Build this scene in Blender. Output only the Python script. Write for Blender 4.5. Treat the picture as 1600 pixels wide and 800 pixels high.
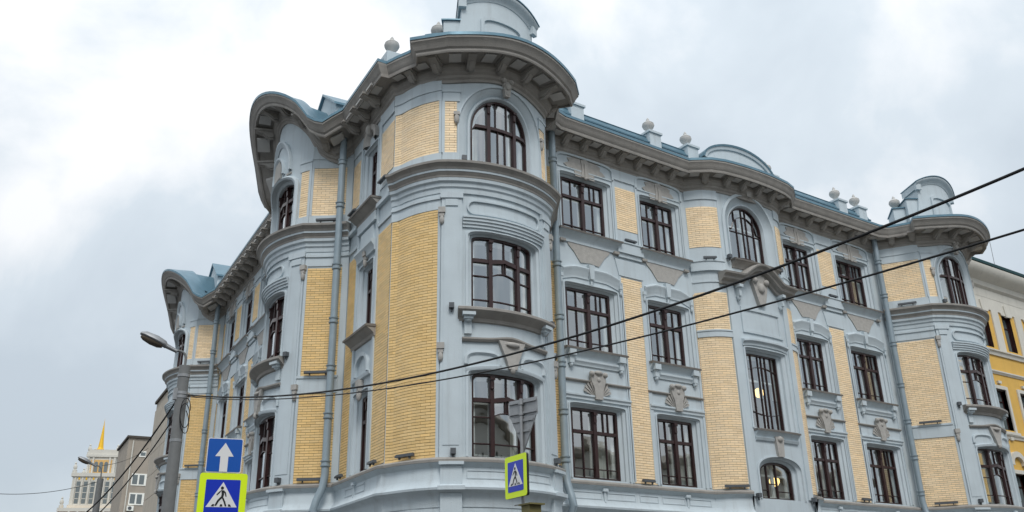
import bpy, math, random
from mathutils import Vector, Matrix
random.seed(7)
R_ = math.radians
for o in list(bpy.data.objects): bpy.data.objects.remove(o)
SC = bpy.context.scene
COL = SC.collection

# ------------------------------------------------------------------ camera
CAM = Vector((-23.35, -20.0, 1.6))
_f, _pitch, _roll, _yaw = 1401.81, 0.384760, -0.021911, 0.606692
_F = Vector((math.sin(_yaw)*math.cos(_pitch), math.cos(_yaw)*math.cos(_pitch), math.sin(_pitch)))
_R = Vector((math.cos(_yaw), -math.sin(_yaw), 0))
_U = _R.cross(_F)
_R2 = _R*math.cos(_roll) + _U*math.sin(_roll)
_U2 = _U*math.cos(_roll) - _R*math.sin(_roll)
cd = bpy.data.cameras.new('camera'); cam = bpy.data.objects.new('camera', cd); COL.objects.link(cam)
cd.sensor_width = 36; cd.lens = _f/1600*36; cd.clip_end = 6000; cd.clip_start = 0.1
m = Matrix((( _R2.x, _U2.x, -_F.x), (_R2.y, _U2.y, -_F.y), (_R2.z, _U2.z, -_F.z))).to_4x4()
m.translation = CAM; cam.matrix_world = m
SC.camera = cam
def pix(u, v, d):
    """world point seen at photo pixel (u,v), d metres away on the ground plan"""
    r = _F*_f + _R2*(u-800) + _U2*(400-v); h = math.hypot(r.x, r.y)
    return CAM + r*(d/h)

# ------------------------------------------------------------------ world and sun
SUN_EL, SUN_AZ = R_(50), R_(205)          # azimuth clockwise from +Y
W = bpy.data.worlds.new('World'); SC.world = W; W.use_nodes = True
nt = W.node_tree; N = nt.nodes; L = nt.links; N.clear()
def nd(tree, t, **k):
    n = tree.nodes.new(t)
    for a, b in k.items(): setattr(n, a, b)
    return n
out = nd(nt, 'ShaderNodeOutputWorld'); bg = nd(nt, 'ShaderNodeBackground'); bg.inputs[1].default_value = 0.1
sky = nd(nt, 'ShaderNodeTexSky', sky_type='NISHITA'); sky.sun_disc = False; sky.sun_elevation = SUN_EL; sky.sun_rotation = SUN_AZ
tc = nd(nt, 'ShaderNodeTexCoord'); mp = nd(nt, 'ShaderNodeMapping'); mp.inputs['Scale'].default_value = (1, 1, 1.7); mp.inputs['Location'].default_value = (14.28, 4.22, 16.63)
L.new(tc.outputs['Generated'], mp.inputs[0])
n1 = nd(nt, 'ShaderNodeTexNoise'); n1.inputs['Scale'].default_value = 1.7; n1.inputs['Detail'].default_value = 2; n1.inputs['Roughness'].default_value = .4; n1.inputs['Distortion'].default_value = .3
L.new(mp.outputs[0], n1.inputs[0])
r1 = nd(nt, 'ShaderNodeValToRGB'); e = r1.color_ramp.elements
e[0].position = .40; e[0].color = (4.9, 5.5, 6.05, 1); e[1].position = .575; e[1].color = (8.0, 8.1, 8.2, 1)
x = e.new(.495); x.color = (5.7, 6.3, 6.8, 1)
n2 = nd(nt, 'ShaderNodeTexNoise'); n2.inputs['Scale'].default_value = 4.2; n2.inputs['Detail'].default_value = 8; n2.inputs['Roughness'].default_value = .52; n2.inputs['Distortion'].default_value = .2
L.new(tc.outputs['Generated'], n2.inputs[0])
mm = nd(nt, 'ShaderNodeMix'); mm.inputs[0].default_value = .54; L.new(n1.outputs[0], mm.inputs[2]); L.new(n2.outputs[0], mm.inputs[3])
L.new(mm.outputs[0], r1.inputs[0])
# overcast sky: brighter towards the zenith
sep = nd(nt, 'ShaderNodeSeparateXYZ'); L.new(tc.outputs['Generated'], sep.inputs[0])
mr = nd(nt, 'ShaderNodeMapRange'); mr.inputs[1].default_value = 0.0; mr.inputs[2].default_value = 1.0; mr.inputs[3].default_value = .86; mr.inputs[4].default_value = 1.5
L.new(sep.outputs['Z'], mr.inputs[0])
vm = nd(nt, 'ShaderNodeVectorMath', operation='SCALE'); L.new(r1.outputs[0], vm.inputs[0]); L.new(mr.outputs[0], vm.inputs['Scale'])
mx = nd(nt, 'ShaderNodeMix', data_type='RGBA'); mx.inputs[0].default_value = .9
L.new(sky.outputs[0], mx.inputs[6]); L.new(vm.outputs[0], mx.inputs[7])
L.new(mx.outputs[2], bg.inputs[0]); L.new(bg.outputs[0], out.inputs[0])
sd = bpy.data.lights.new('sun', 'SUN'); sd.energy = 1.5; sd.angle = R_(20); sd.color = (1, .97, .93)
sun = bpy.data.objects.new('sun', sd); COL.objects.link(sun)
sun.rotation_euler = (math.pi/2-SUN_EL, 0, math.pi-SUN_AZ)
sun.location = (-30, -40, 60)
SC.view_settings.view_transform = 'Standard'; SC.view_settings.look = 'None'; SC.view_settings.gamma = 1
SC.view_settings.exposure = 0.27

# ------------------------------------------------------------------ materials
M = {}
def pbr(name, col, rough=.7, noise=.0, nscale=3., bump=0., bscale=60., metal=0., streak=0., spec=.4, rnd=0., rnd_hue=None, grime=None):
    m = bpy.data.materials.new(name); m.use_nodes = True; t = m.node_tree; b = t.nodes['Principled BSDF']
    b.inputs['Roughness'].default_value = rough; b.inputs['Metallic'].default_value = metal
    b.inputs['Specular IOR Level'].default_value = spec
    col = tuple(col)+(1,)
    src = None
    c = nd(t, 'ShaderNodeTexCoord'); g = nd(t, 'ShaderNodeNewGeometry')
    rgb = nd(t, 'ShaderNodeRGB'); rgb.outputs[0].default_value = col; src = rgb.outputs[0]
    def mul(src, fac_socket, lo, hi, mode='MULTIPLY'):
        mr = nd(t, 'ShaderNodeMapRange'); t.links.new(fac_socket, mr.inputs[0]); mr.inputs[1].default_value = .25; mr.inputs[2].default_value = .75
        mr.inputs[3].default_value = lo; mr.inputs[4].default_value = hi
        v = nd(t, 'ShaderNodeVectorMath', operation='SCALE'); t.links.new(src, v.inputs[0]); t.links.new(mr.outputs[0], v.inputs['Scale'])
        return v.outputs[0]
    if noise:
        n = nd(t, 'ShaderNodeTexNoise'); n.inputs['Scale'].default_value = nscale; n.inputs['Detail'].default_value = 5
        t.links.new(g.outputs['Position'], n.inputs[0]); src = mul(src, n.outputs[0], 1-noise, 1+noise)
    if streak:
        mp = nd(t, 'ShaderNodeMapping'); mp.inputs['Scale'].default_value = (5.5, 5.5, .35)
        t.links.new(g.outputs['Position'], mp.inputs[0])
        n = nd(t, 'ShaderNodeTexNoise'); n.inputs['Scale'].default_value = 1.; n.inputs['Detail'].default_value = 6; n.inputs['Roughness'].default_value = .65
        t.links.new(mp.outputs[0], n.inputs[0])
        mr = nd(t, 'ShaderNodeMapRange'); t.links.new(n.outputs[0], mr.inputs[0]); mr.inputs[1].default_value = .52; mr.inputs[2].default_value = .78; mr.inputs[3].default_value = 0; mr.inputs[4].default_value = streak
        mxx = nd(t, 'ShaderNodeMix', data_type='RGBA'); t.links.new(mr.outputs[0], mxx.inputs[0]); t.links.new(src, mxx.inputs[6]); mxx.inputs[7].default_value = tuple(grime or (.16, .14, .12))+(1,)
        src = mxx.outputs[2]
    if rnd:
        oi = nd(t, 'ShaderNodeObjectInfo'); a = nd(t, 'ShaderNodeMath', operation='ADD'); fr = nd(t, 'ShaderNodeMath', operation='FRACT')
        t.links.new(oi.outputs['Random'], a.inputs[0]); t.links.new(g.outputs['Random Per Island'], a.inputs[1]); t.links.new(a.outputs[0], fr.inputs[0])
        mr = nd(t, 'ShaderNodeMapRange'); t.links.new(fr.outputs[0], mr.inputs[0]); mr.inputs[3].default_value = 1-rnd; mr.inputs[4].default_value = 1+rnd*.7
        v = nd(t, 'ShaderNodeVectorMath', operation='SCALE'); t.links.new(src, v.inputs[0]); t.links.new(mr.outputs[0], v.inputs['Scale']); src = v.outputs[0]
        if rnd_hue:
            m2 = nd(t, 'ShaderNodeMath', operation='MULTIPLY'); m2.inputs[1].default_value = 7.31; t.links.new(fr.outputs[0], m2.inputs[0])
            f2 = nd(t, 'ShaderNodeMath', operation='FRACT'); t.links.new(m2.outputs[0], f2.inputs[0])
            p2 = nd(t, 'ShaderNodeMath', operation='MULTIPLY'); t.links.new(f2.outputs[0], p2.inputs[0]); p2.inputs[1].default_value = .45
            mxx = nd(t, 'ShaderNodeMix', data_type='RGBA'); t.links.new(p2.outputs[0], mxx.inputs[0]); t.links.new(src, mxx.inputs[6]); mxx.inputs[7].default_value = tuple(rnd_hue)+(1,); src = mxx.outputs[2]
    t.links.new(src, b.inputs['Base Color'])
    if bump:
        n = nd(t, 'ShaderNodeTexNoise'); n.inputs['Scale'].default_value = bscale; n.inputs['Detail'].default_value = 4
        t.links.new(g.outputs['Position'], n.inputs[0])
        bp = nd(t, 'ShaderNodeBump'); bp.inputs['Strength'].default_value = bump; bp.inputs['Distance'].default_value = .02
        t.links.new(n.outputs[0], bp.inputs['Height']); t.links.new(bp.outputs[0], b.inputs['Normal'])
    M[name] = m; return m
pbr('stucco', (.515, .583, .62), .75, .07, 1.3, .25, 45, streak=.3, grime=(.24, .24, .23))
pbr('taupe', (.315, .298, .275), .85, .14, 2.2, .35, 40, streak=.3, grime=(.12, .11, .1))
pbr('dark_lip', (.17, .155, .14), .6, .15, 4, .2, 40)
pbr('soffit', (.52, .51, .49), .8, .08, 3, .2, 40)
pbr('stone', (.40, .385, .36), .85, .12, 8, .5, 50)
pbr('mortar_gold', (.20, .13, .06), .9, .1, 9, .3, 80)
pbr('mortar_cream', (.33, .25, .16), .9, .1, 9, .3, 80)
pbr('brick_gold', (.82, .56, .23), .42, .06, 2.0, .15, 90, rnd=.13, rnd_hue=(.82, .62, .33), spec=.5)
pbr('brick_cream', (.92, .70, .43), .42, .06, 2.0, .15, 90, rnd=.12, rnd_hue=(.92, .77, .56), spec=.5)
pbr('wood', (.030, .009, .008), .35, .25, 6, .1, 60, spec=.5)
pbr('white_frame', (.88, .88, .82), .5)
pbr('curtain', (.62, .62, .55), .9, .05, 4)
pbr('interior', (.42, .40, .34), .9, .1, 1)
pbr('blue_metal', (.13, .23, .29), .38, .12, 3, metal=.35, bump=.1, bscale=12)
pbr('pipe', (.27, .335, .375), .5, .08, 4, bump=.1, bscale=30, streak=.25, metal=.15)
pbr('fixture', (.09, .10, .11), .5, .1, 20)
pbr('cable_rubber', (.012, .012, .013), .6)
pbr('steel_grey', (.30, .31, .32), .5, .12, 12, metal=.5, streak=.2)
pbr('pole_grey', (.165, .17, .17), .6, .12, 8, streak=.3)
pbr('dark_plastic', (.02, .02, .022), .45)
pbr('sign_blue', (.005, .085, .40), .35)
pbr('sign_deep_blue', (.004, .03, .45), .35)
pbr('sign_white', (.72, .72, .72), .35)
pbr('sign_black', (.012, .012, .014), .4)
pbr('sign_lime', (.70, .90, .012), .4)
pbr('lamp_glass', (.10, .08, .06), .25)
pbr('asphalt', (.05, .05, .052), .85, .15, 2, .5, 70)
pbr('paving', (.22, .21, .20), .85, .15, 2, .4, 40)
pbr('kerb', (.30, .29, .28), .85, .12, 5, .3, 40)
pbr('ochre', (.70, .43, .10), .8, .06, 1.5, .2, 40, streak=.15)
pbr('cream_trim', (.62, .60, .54), .8, .06, 2, .2, 40, streak=.2)
pbr('green_metal', (.02, .09, .10), .4, .1, 3, metal=.3)
pbr('panel_beige', (.47, .42, .35), .9, .10, .8, .3, 25, streak=.35)
pbr('joint', (.08, .07, .06), .9)
pbr('block_brown', (.38, .335, .28), .9, .10, .8, .3, 25, streak=.3)
pbr('hotel_white', (.62, .60, .54), .8, .08, .2, streak=.15)
pbr('hotel_ochre', (.66, .42, .16), .8, .08, .2)
pbr('gold', (.85, .50, .04), .35, metal=.5)
pbr('far_window', (.13, .155, .16), .12, spec=.9)
pbr('traffic_box', (.16, .14, .05), .6)
def glass(name, tint, base, k):
    m = bpy.data.materials.new(name); m.use_nodes = True; t = m.node_tree; t.nodes.clear()
    o = nd(t, 'ShaderNodeOutputMaterial'); tr = nd(t, 'ShaderNodeBsdfTransparent'); tr.inputs[0].default_value = tint+(1,)
    gl = nd(t, 'ShaderNodeBsdfGlossy'); gl.inputs['Roughness'].default_value = .015; gl.inputs[0].default_value = (.92, .97, 1, 1)
    lw = nd(t, 'ShaderNodeLayerWeight'); lw.inputs[0].default_value = .5
    fr = nd(t, 'ShaderNodeMath', operation='POWER'); fr.inputs[1].default_value = 5.; t.links.new(lw.outputs['Facing'], fr.inputs[0])
    a = nd(t, 'ShaderNodeMath', operation='MULTIPLY_ADD'); a.inputs[1].default_value = k; a.inputs[2].default_value = base; a.use_clamp = True
    t.links.new(fr.outputs[0], a.inputs[0])
    g = nd(t, 'ShaderNodeNewGeometry'); n = nd(t, 'ShaderNodeTexNoise'); n.inputs['Scale'].default_value = 2.2; n.inputs['Detail'].default_value = 1
    t.links.new(g.outputs['Position'], n.inputs[0]); bp = nd(t, 'ShaderNodeBump'); bp.inputs['Strength'].default_value = .05; bp.inputs['Distance'].default_value = .05
    t.links.new(n.outputs[0], bp.inputs['Height']); t.links.new(bp.outputs[0], gl.inputs['Normal'])
    mx = nd(t, 'ShaderNodeMixShader'); t.links.new(a.outputs[0], mx.inputs[0]); t.links.new(tr.outputs[0], mx.inputs[1]); t.links.new(gl.outputs[0], mx.inputs[2])
    t.links.new(mx.outputs[0], o.inputs[0]); M[name] = m
glass('glass', (.90, .95, .96), .34, 1.0)
def emit(name, c, s):
    m = bpy.data.materials.new(name); m.use_nodes = True; b = m.node_tree.nodes['Principled BSDF']
    b.inputs['Base Color'].default_value = c+(1,); b.inputs['Emission Color'].default_value = c+(1,); b.inputs['Emission Strength'].default_value = s; M[name] = m
emit('lamp_glow', (1., .66, .22), 2.6)

# ------------------------------------------------------------------ mesh helpers
WLOC = {}
def tag(o, label, cat=None, group=None, kind=None):
    if label: o['label'] = label
    if cat: o['category'] = cat
    if group: o['group'] = group
    if kind: o['kind'] = kind
    return o
def link(o, wloc, parent):
    COL.objects.link(o); wl = Vector(wloc); WLOC[o.name] = wl
    if parent is not None:
        o.parent = parent; o.location = wl - WLOC[parent.name]
    else: o.location = wl
    return o
def empty(name, loc, parent=None):
    o = bpy.data.objects.new(name, None); o.empty_display_size = .3
    return link(o, loc, parent)
SPLIT = {'trim', 'relief', 'string_course', 'soffit_panel', 'mortar', 'partition', 'pilaster', 'plinth_block', 'attic', 'attic_flashing', 'gable_flashing', 'clamp', 'strap', 'lens', 'pictogram', 'pediment_cornice'}
class MB:
    def __init__(s): s.v = []; s.f = []
    def add(s, vs, fs):
        k = len(s.v); s.v.extend([tuple(p) for p in vs]); s.f.extend([tuple(i+k for i in f) for f in fs])
    def build(s, name, mat, parent=None, smooth=35, origin=None, split=None):
        if not s.v: return None
        if split or (split is None and name in SPLIT):
            o = None
            for m_ in pieces(s, .02): o = m_.build(name, mat, parent, smooth, None, False)
            return o
        lo = [min(p[i] for p in s.v) for i in range(3)]; hi = [max(p[i] for p in s.v) for i in range(3)]
        c = Vector(origin) if origin else Vector(((lo[0]+hi[0])/2, (lo[1]+hi[1])/2, lo[2]))
        me = bpy.data.meshes.new(name); me.from_pydata([(p[0]-c.x, p[1]-c.y, p[2]-c.z) for p in s.v], [], s.f)
        me.materials.append(M[mat]); me.update()
        if smooth:
            me.polygons.foreach_set('use_smooth', [True]*len(me.polygons)); me.set_sharp_from_angle(angle=R_(smooth))
        return link(bpy.data.objects.new(name, me), c, parent)
def pieces(mb, gap=.05):
    """the connected pieces of a builder, those that touch kept together"""
    n = len(mb.v); par = list(range(n))
    def find(a):
        while par[a] != a: par[a] = par[par[a]]; a = par[a]
        return a
    for f in mb.f:
        r = find(f[0])
        for i in f[1:]: par[find(i)] = r
    box = {}
    for i, p in enumerate(mb.v):
        r = find(i); b = box.setdefault(r, [list(p), list(p)])
        for k in range(3): b[0][k] = min(b[0][k], p[k]); b[1][k] = max(b[1][k], p[k])
    ks = list(box); g = {k: k for k in ks}
    def gf(a):
        while g[a] != a: a = g[a]
        return a
    for i, a in enumerate(ks):
        A = box[a]
        for b in ks[i+1:]:
            Bx = box[b]
            if all(A[0][k]-gap <= Bx[1][k] and Bx[0][k]-gap <= A[1][k] for k in range(3)): g[gf(b)] = gf(a)
    out_ = {}
    for f in mb.f: out_.setdefault(gf(find(f[0])), []).append(f)
    res = []
    for fs in out_.values():
        idx = {}; m_ = MB()
        for f in fs:
            q = []
            for i in f:
                if i not in idx: idx[i] = len(m_.v); m_.v.append(mb.v[i])
                q.append(idx[i])
            m_.f.append(tuple(q))
        res.append(m_)
    return res
def cst(v): return v if callable(v) else (lambda s: v)

# frames map (s along the wall, z up, o outwards) to the world
def flat(ox, oy, ex, ey):
    return lambda s, z, o: (ox+ex*s+ey*o, oy+ey*s-ex*o, z)
def shift(G, c): return lambda s, z, o: G(c+s, z, o)
def bow(G, c, R, oc):
    def f(s, z, o):
        th = s/R; r = R+o
        return G(c+r*math.sin(th), z, oc+r*math.cos(th))
    return f
def pathframe(G, c, pts):
    n = len(pts); seg = []; nor = []; S = [0.]
    for i in range(n-1):
        dx, dy = pts[i+1][0]-pts[i][0], pts[i+1][1]-pts[i][1]; l = math.hypot(dx, dy); seg.append((-dy/l, dx/l)); S.append(S[-1]+l)
    for i in range(n):
        a = seg[max(0, i-1)]; b = seg[min(n-2, i)]; nx, ny = a[0]+b[0], a[1]+b[1]; l = math.hypot(nx, ny); nor.append((nx/l, ny/l))
    def f(s, z, o):
        i = 0
        while i < n-2 and s > S[i+1]: i += 1
        t = (s-S[i])/(S[i+1]-S[i]); tt = min(1, max(0, t))
        x = pts[i][0]+(pts[i+1][0]-pts[i][0])*t; y = pts[i][1]+(pts[i+1][1]-pts[i][1])*t
        nx = nor[i][0]*(1-tt)+nor[i+1][0]*tt; ny = nor[i][1]*(1-tt)+nor[i+1][1]*tt
        return G(c+x+nx*o, z, y+ny*o)
    f.length = S[-1]; f.S = S
    return f
def slab(mb, fr, s0, s1, zl, zh, o0, o1, n=1, back=False):
    zl, zh, o0, o1 = cst(zl), cst(zh), cst(o0), cst(o1); vs = []; fs = []
    for i in range(n+1):
        s = s0+(s1-s0)*i/n; a, b, p, q = zl(s), zh(s), o0(s), o1(s)
        vs += [fr(s, a, p), fr(s, a, q), fr(s, b, q), fr(s, b, p)]
    for i in range(n):
        k = 4*i; j = k+4
        fs += [(k+1, j+1, j+2, k+2), (k, j, j+1, k+1), (k+2, j+2, j+3, k+3)]
        if back: fs.append((k+3, j+3, j, k))
    k = 4*n; fs += [(3, 0, 1, 2), (k+3, k+2, k+1, k)]
    mb.add(vs, fs)
def mould(mb, fr, s0, s1, prof, n=1, zo=None):
    zo = cst(zo or 0); vs = []; fs = []; m = len(prof)
    for i in range(n+1):
        s = s0+(s1-s0)*i/n
        for o, z in prof: vs.append(fr(s, z+zo(s), o))
    for i in range(n):
        for j in range(m-1): fs.append((i*m+j, (i+1)*m+j, (i+1)*m+j+1, i*m+j+1))
    fs += [tuple(range(m-1, -1, -1)), tuple(n*m+j for j in range(m))]
    mb.add(vs, fs)
def poly(mb, fr, pts, o0, o1):
    """outline in (s,z) extruded from o0 to o1"""
    n = len(pts); vs = [fr(s, z, o1) for s, z in pts]+[fr(s, z, o0) for s, z in pts]
    fs = [tuple(range(n))]+[(i, i+n, (i+1) % n+n, (i+1) % n) for i in range(n)]
    mb.add(vs, fs)
def ball(mb, fr, s, z, o, rs, rz, ro, nu=10, nv=7):
    vs = []; fs = []
    for j in range(nv+1):
        a = math.pi*j/nv
        for i in range(nu):
            b = 2*math.pi*i/nu; vs.append(fr(s+rs*math.sin(a)*math.cos(b), z-rz*math.cos(a), o+ro*math.sin(a)*math.sin(b)))
    for j in range(nv):
        for i in range(nu): fs.append((j*nu+i, j*nu+(i+1) % nu, (j+1)*nu+(i+1) % nu, (j+1)*nu+i))
    mb.add(vs, fs)
def curve(h, z0, zs, za, p, n=20, c=0.):
    pts = [(c-h, z0)]
    for i in range(n+1):
        t = math.pi*i/n; cs, sn = math.cos(t), math.sin(t)
        pts.append((c-h*math.copysign(abs(cs)**(2/p), cs), zs+(za-zs)*max(0, sn)**(2/p)))
    pts.append((c+h, z0)); return pts
def topf(h, zs, za, p, c=0.):
    return lambda s: zs+(za-zs)*max(0., 1-min(1., abs(s-c)/h)**p)**(1/p)
def loft(mb, fr, rings, close_bottom=False):
    """rings: list of (curve points, o)"""
    m = len(rings[0][0]); vs = []; fs = []
    for pts, o in rings: vs += [fr(s, z, o) for s, z in pts]
    for k in range(len(rings)-1):
        for j in range(m-1): fs.append((k*m+j, (k+1)*m+j, (k+1)*m+j+1, k*m+j+1))
        if close_bottom: fs.append((k*m+m-1, (k+1)*m+m-1, (k+1)*m, k*m))
    mb.add(vs, fs)
def wall(mb, fr, S0, S1, z0, z1, ops, ds=.4):
    """ops: (c,h,z0,zs,za,p); a sheet with those holes at o=0"""
    z1 = cst(z1)
    br = {S0, S1}
    for op in ops:
        for s, z in curve(op[1], op[2], op[3], op[4], op[5], c=op[0]): br.add(round(s, 5))
    b = sorted(br); bb = [b[0]]
    for s in b[1:]:
        k = max(1, int(math.ceil((s-bb[-1])/ds)))
        s_ = bb[-1]
        for i in range(1, k+1): bb.append(s_+(s-s_)*i/k)
    bb = [s for i, s in enumerate(bb) if i == 0 or s-bb[i-1] > 1e-4]
    vs = []; fs = []
    for a, c in zip(bb[:-1], bb[1:]):
        mid = (a+c)/2; iv = []; za, zc = z0, z0
        for op in sorted([q for q in ops if abs(mid-q[0]) < q[1]], key=lambda q: q[2]):
            t = topf(op[1], op[3], op[4], op[5], op[0])
            iv.append((za, zc, op[2], op[2])); za, zc = t(a), t(c)
        iv.append((za, zc, z1(a), z1(c)))
        for p, q, r, w in iv:
            k = len(vs); vs += [fr(a, p, 0), fr(c, q, 0), fr(c, w, 0), fr(a, r, 0)]; fs.append((k, k+1, k+2, k+3))
    mb.add(vs, fs)
def sweep(mb, pts, prof, zo=None, cap=True, vec=None):
    """prof (o,z) carried along world plan points (outside on the right-hand side of travel)"""
    n = len(pts); m = len(prof); nr = []
    for i in range(n-1):
        dx, dy = pts[i+1][0]-pts[i][0], pts[i+1][1]-pts[i][1]; l = math.hypot(dx, dy); nr.append((dy/l, -dx/l))
    vs = []; fs = []
    for i in range(n):
        a = nr[max(0, i-1)]; b = nr[min(n-2, i)]
        nx, ny = a[0]+b[0], a[1]+b[1]; d = nx*a[0]+ny*a[1]; k = 1/max(.35, d)
        z_ = zo[i] if zo else 0; vx, vy = nx*k, ny*k
        if vec and vec[i] is not None:
            if isinstance(vec[i], float): vx, vy = vx*vec[i], vy*vec[i]
            else: vx, vy = vec[i]
        for o, z in prof: vs.append((pts[i][0]+vx*o, pts[i][1]+vy*o, z+z_))
    for i in range(n-1):
        for j in range(m-1): fs.append((i*m+j, (i+1)*m+j, (i+1)*m+j+1, i*m+j+1))
    if cap: fs += [tuple(range(m-1, -1, -1)), tuple((n-1)*m+j for j in range(m))]
    mb.add(vs, fs)
def tube(mb, pts, r, n=10, cap=True):
    vs = []; fs = []; rad = cst(r) if callable(r) else (lambda i: r if not isinstance(r, (list, tuple)) else r[i])
    pts = [Vector(p) for p in pts]
    up = None
    for i, p in enumerate(pts):
        d = (pts[min(i+1, len(pts)-1)]-pts[max(i-1, 0)]).normalized()
        if up is None: up = Vector((1, 0, 0)) if abs(d.z) > .7 else Vector((0, 0, 1))
        a = d.cross(up).normalized(); b = a.cross(d).normalized(); up = b if abs(d.dot(up)) < .95 else up
        for j in range(n):
            t = 2*math.pi*j/n; vs.append(p+(a*math.cos(t)+b*math.sin(t))*rad(i))
    for i in range(len(pts)-1):
        for j in range(n): fs.append((i*n+j, i*n+(j+1) % n, (i+1)*n+(j+1) % n, (i+1)*n+j))
    if cap: fs += [tuple(range(n-1, -1, -1)), tuple((len(pts)-1)*n+j for j in range(n))]
    mb.add(vs, fs)
def lathe(mb, c, prof, n=16):
    vs = []; fs = []; m = len(prof)
    for r, z in prof:
        for j in range(n):
            t = 2*math.pi*j/n; vs.append((c[0]+r*math.cos(t), c[1]+r*math.sin(t), c[2]+z))
    for i in range(m-1):
        for j in range(n): fs.append((i*n+j, i*n+(j+1) % n, (i+1)*n+(j+1) % n, (i+1)*n+j))
    fs += [tuple(range(n-1, -1, -1)), tuple((m-1)*n+j for j in range(n))]
    mb.add(vs, fs)
def bx(mb, x0, x1, y0, y1, z0, z1):
    F_ = flat(0, 0, 1, 0)
    slab(mb, F_, x0, x1, z0, z1, -y1, -y0, 1, True)

# ------------------------------------------------------------------ ground
g = MB(); bx(g, -900, 900, -900, 1500, -.5, 0); tag(g.build('road', 'asphalt', smooth=0), 'dark asphalt street round the corner building', kind='structure')

# ------------------------------------------------------------------ main building
AX, AY = -13.5, -.22
FR = flat(0, AY, 1, 0)
FL = flat(AX, AY, -.0916, -.9958)
B = empty('apartment_building', (AX, AY, 0))
tag(B, 'ornate pale blue corner building with yellow brick panels, bow windows and heavy curving eaves', 'building')

BRICKS = []   # (frame, s, z, length, height, tone)
BL, BH, BJ, HJ = .25, .061, .0125, .008
MORT = {'gold': MB(), 'cream': MB()}
def bricks(fr, s0, s1, z0, z1, tone, n=1):
    slab(MORT[tone], fr, s0, s1, z0, z1, -.01, .008, n*3 if n > 1 else 1)
    rows = max(1, int(round((z1-z0)/(BH+BJ)))); ch = (z1-z0)/rows
    for r in range(rows):
        s = s0 - (0 if r % 2 == 0 else .5*(BL+HJ)); z = z0+ch*r
        while s < s1-.02:
            a, b = max(s, s0), min(s+BL, s1)
            if s1-b < .07: b = s1
            if a == s0 and s+BL-s0 < .07: s += BL+HJ; BRICKS.append((fr, (s0+min(s+BL, s1))/2, z+BJ/2, min(s+BL, s1)-s0, ch-BJ, tone, 3 if n > 1 else 1))
            elif b-a > .03: BRICKS.append((fr, (a+b)/2, z+BJ/2, b-a, ch-BJ, tone, 3 if n > 1 else 1))
            s += BL+HJ

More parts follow.
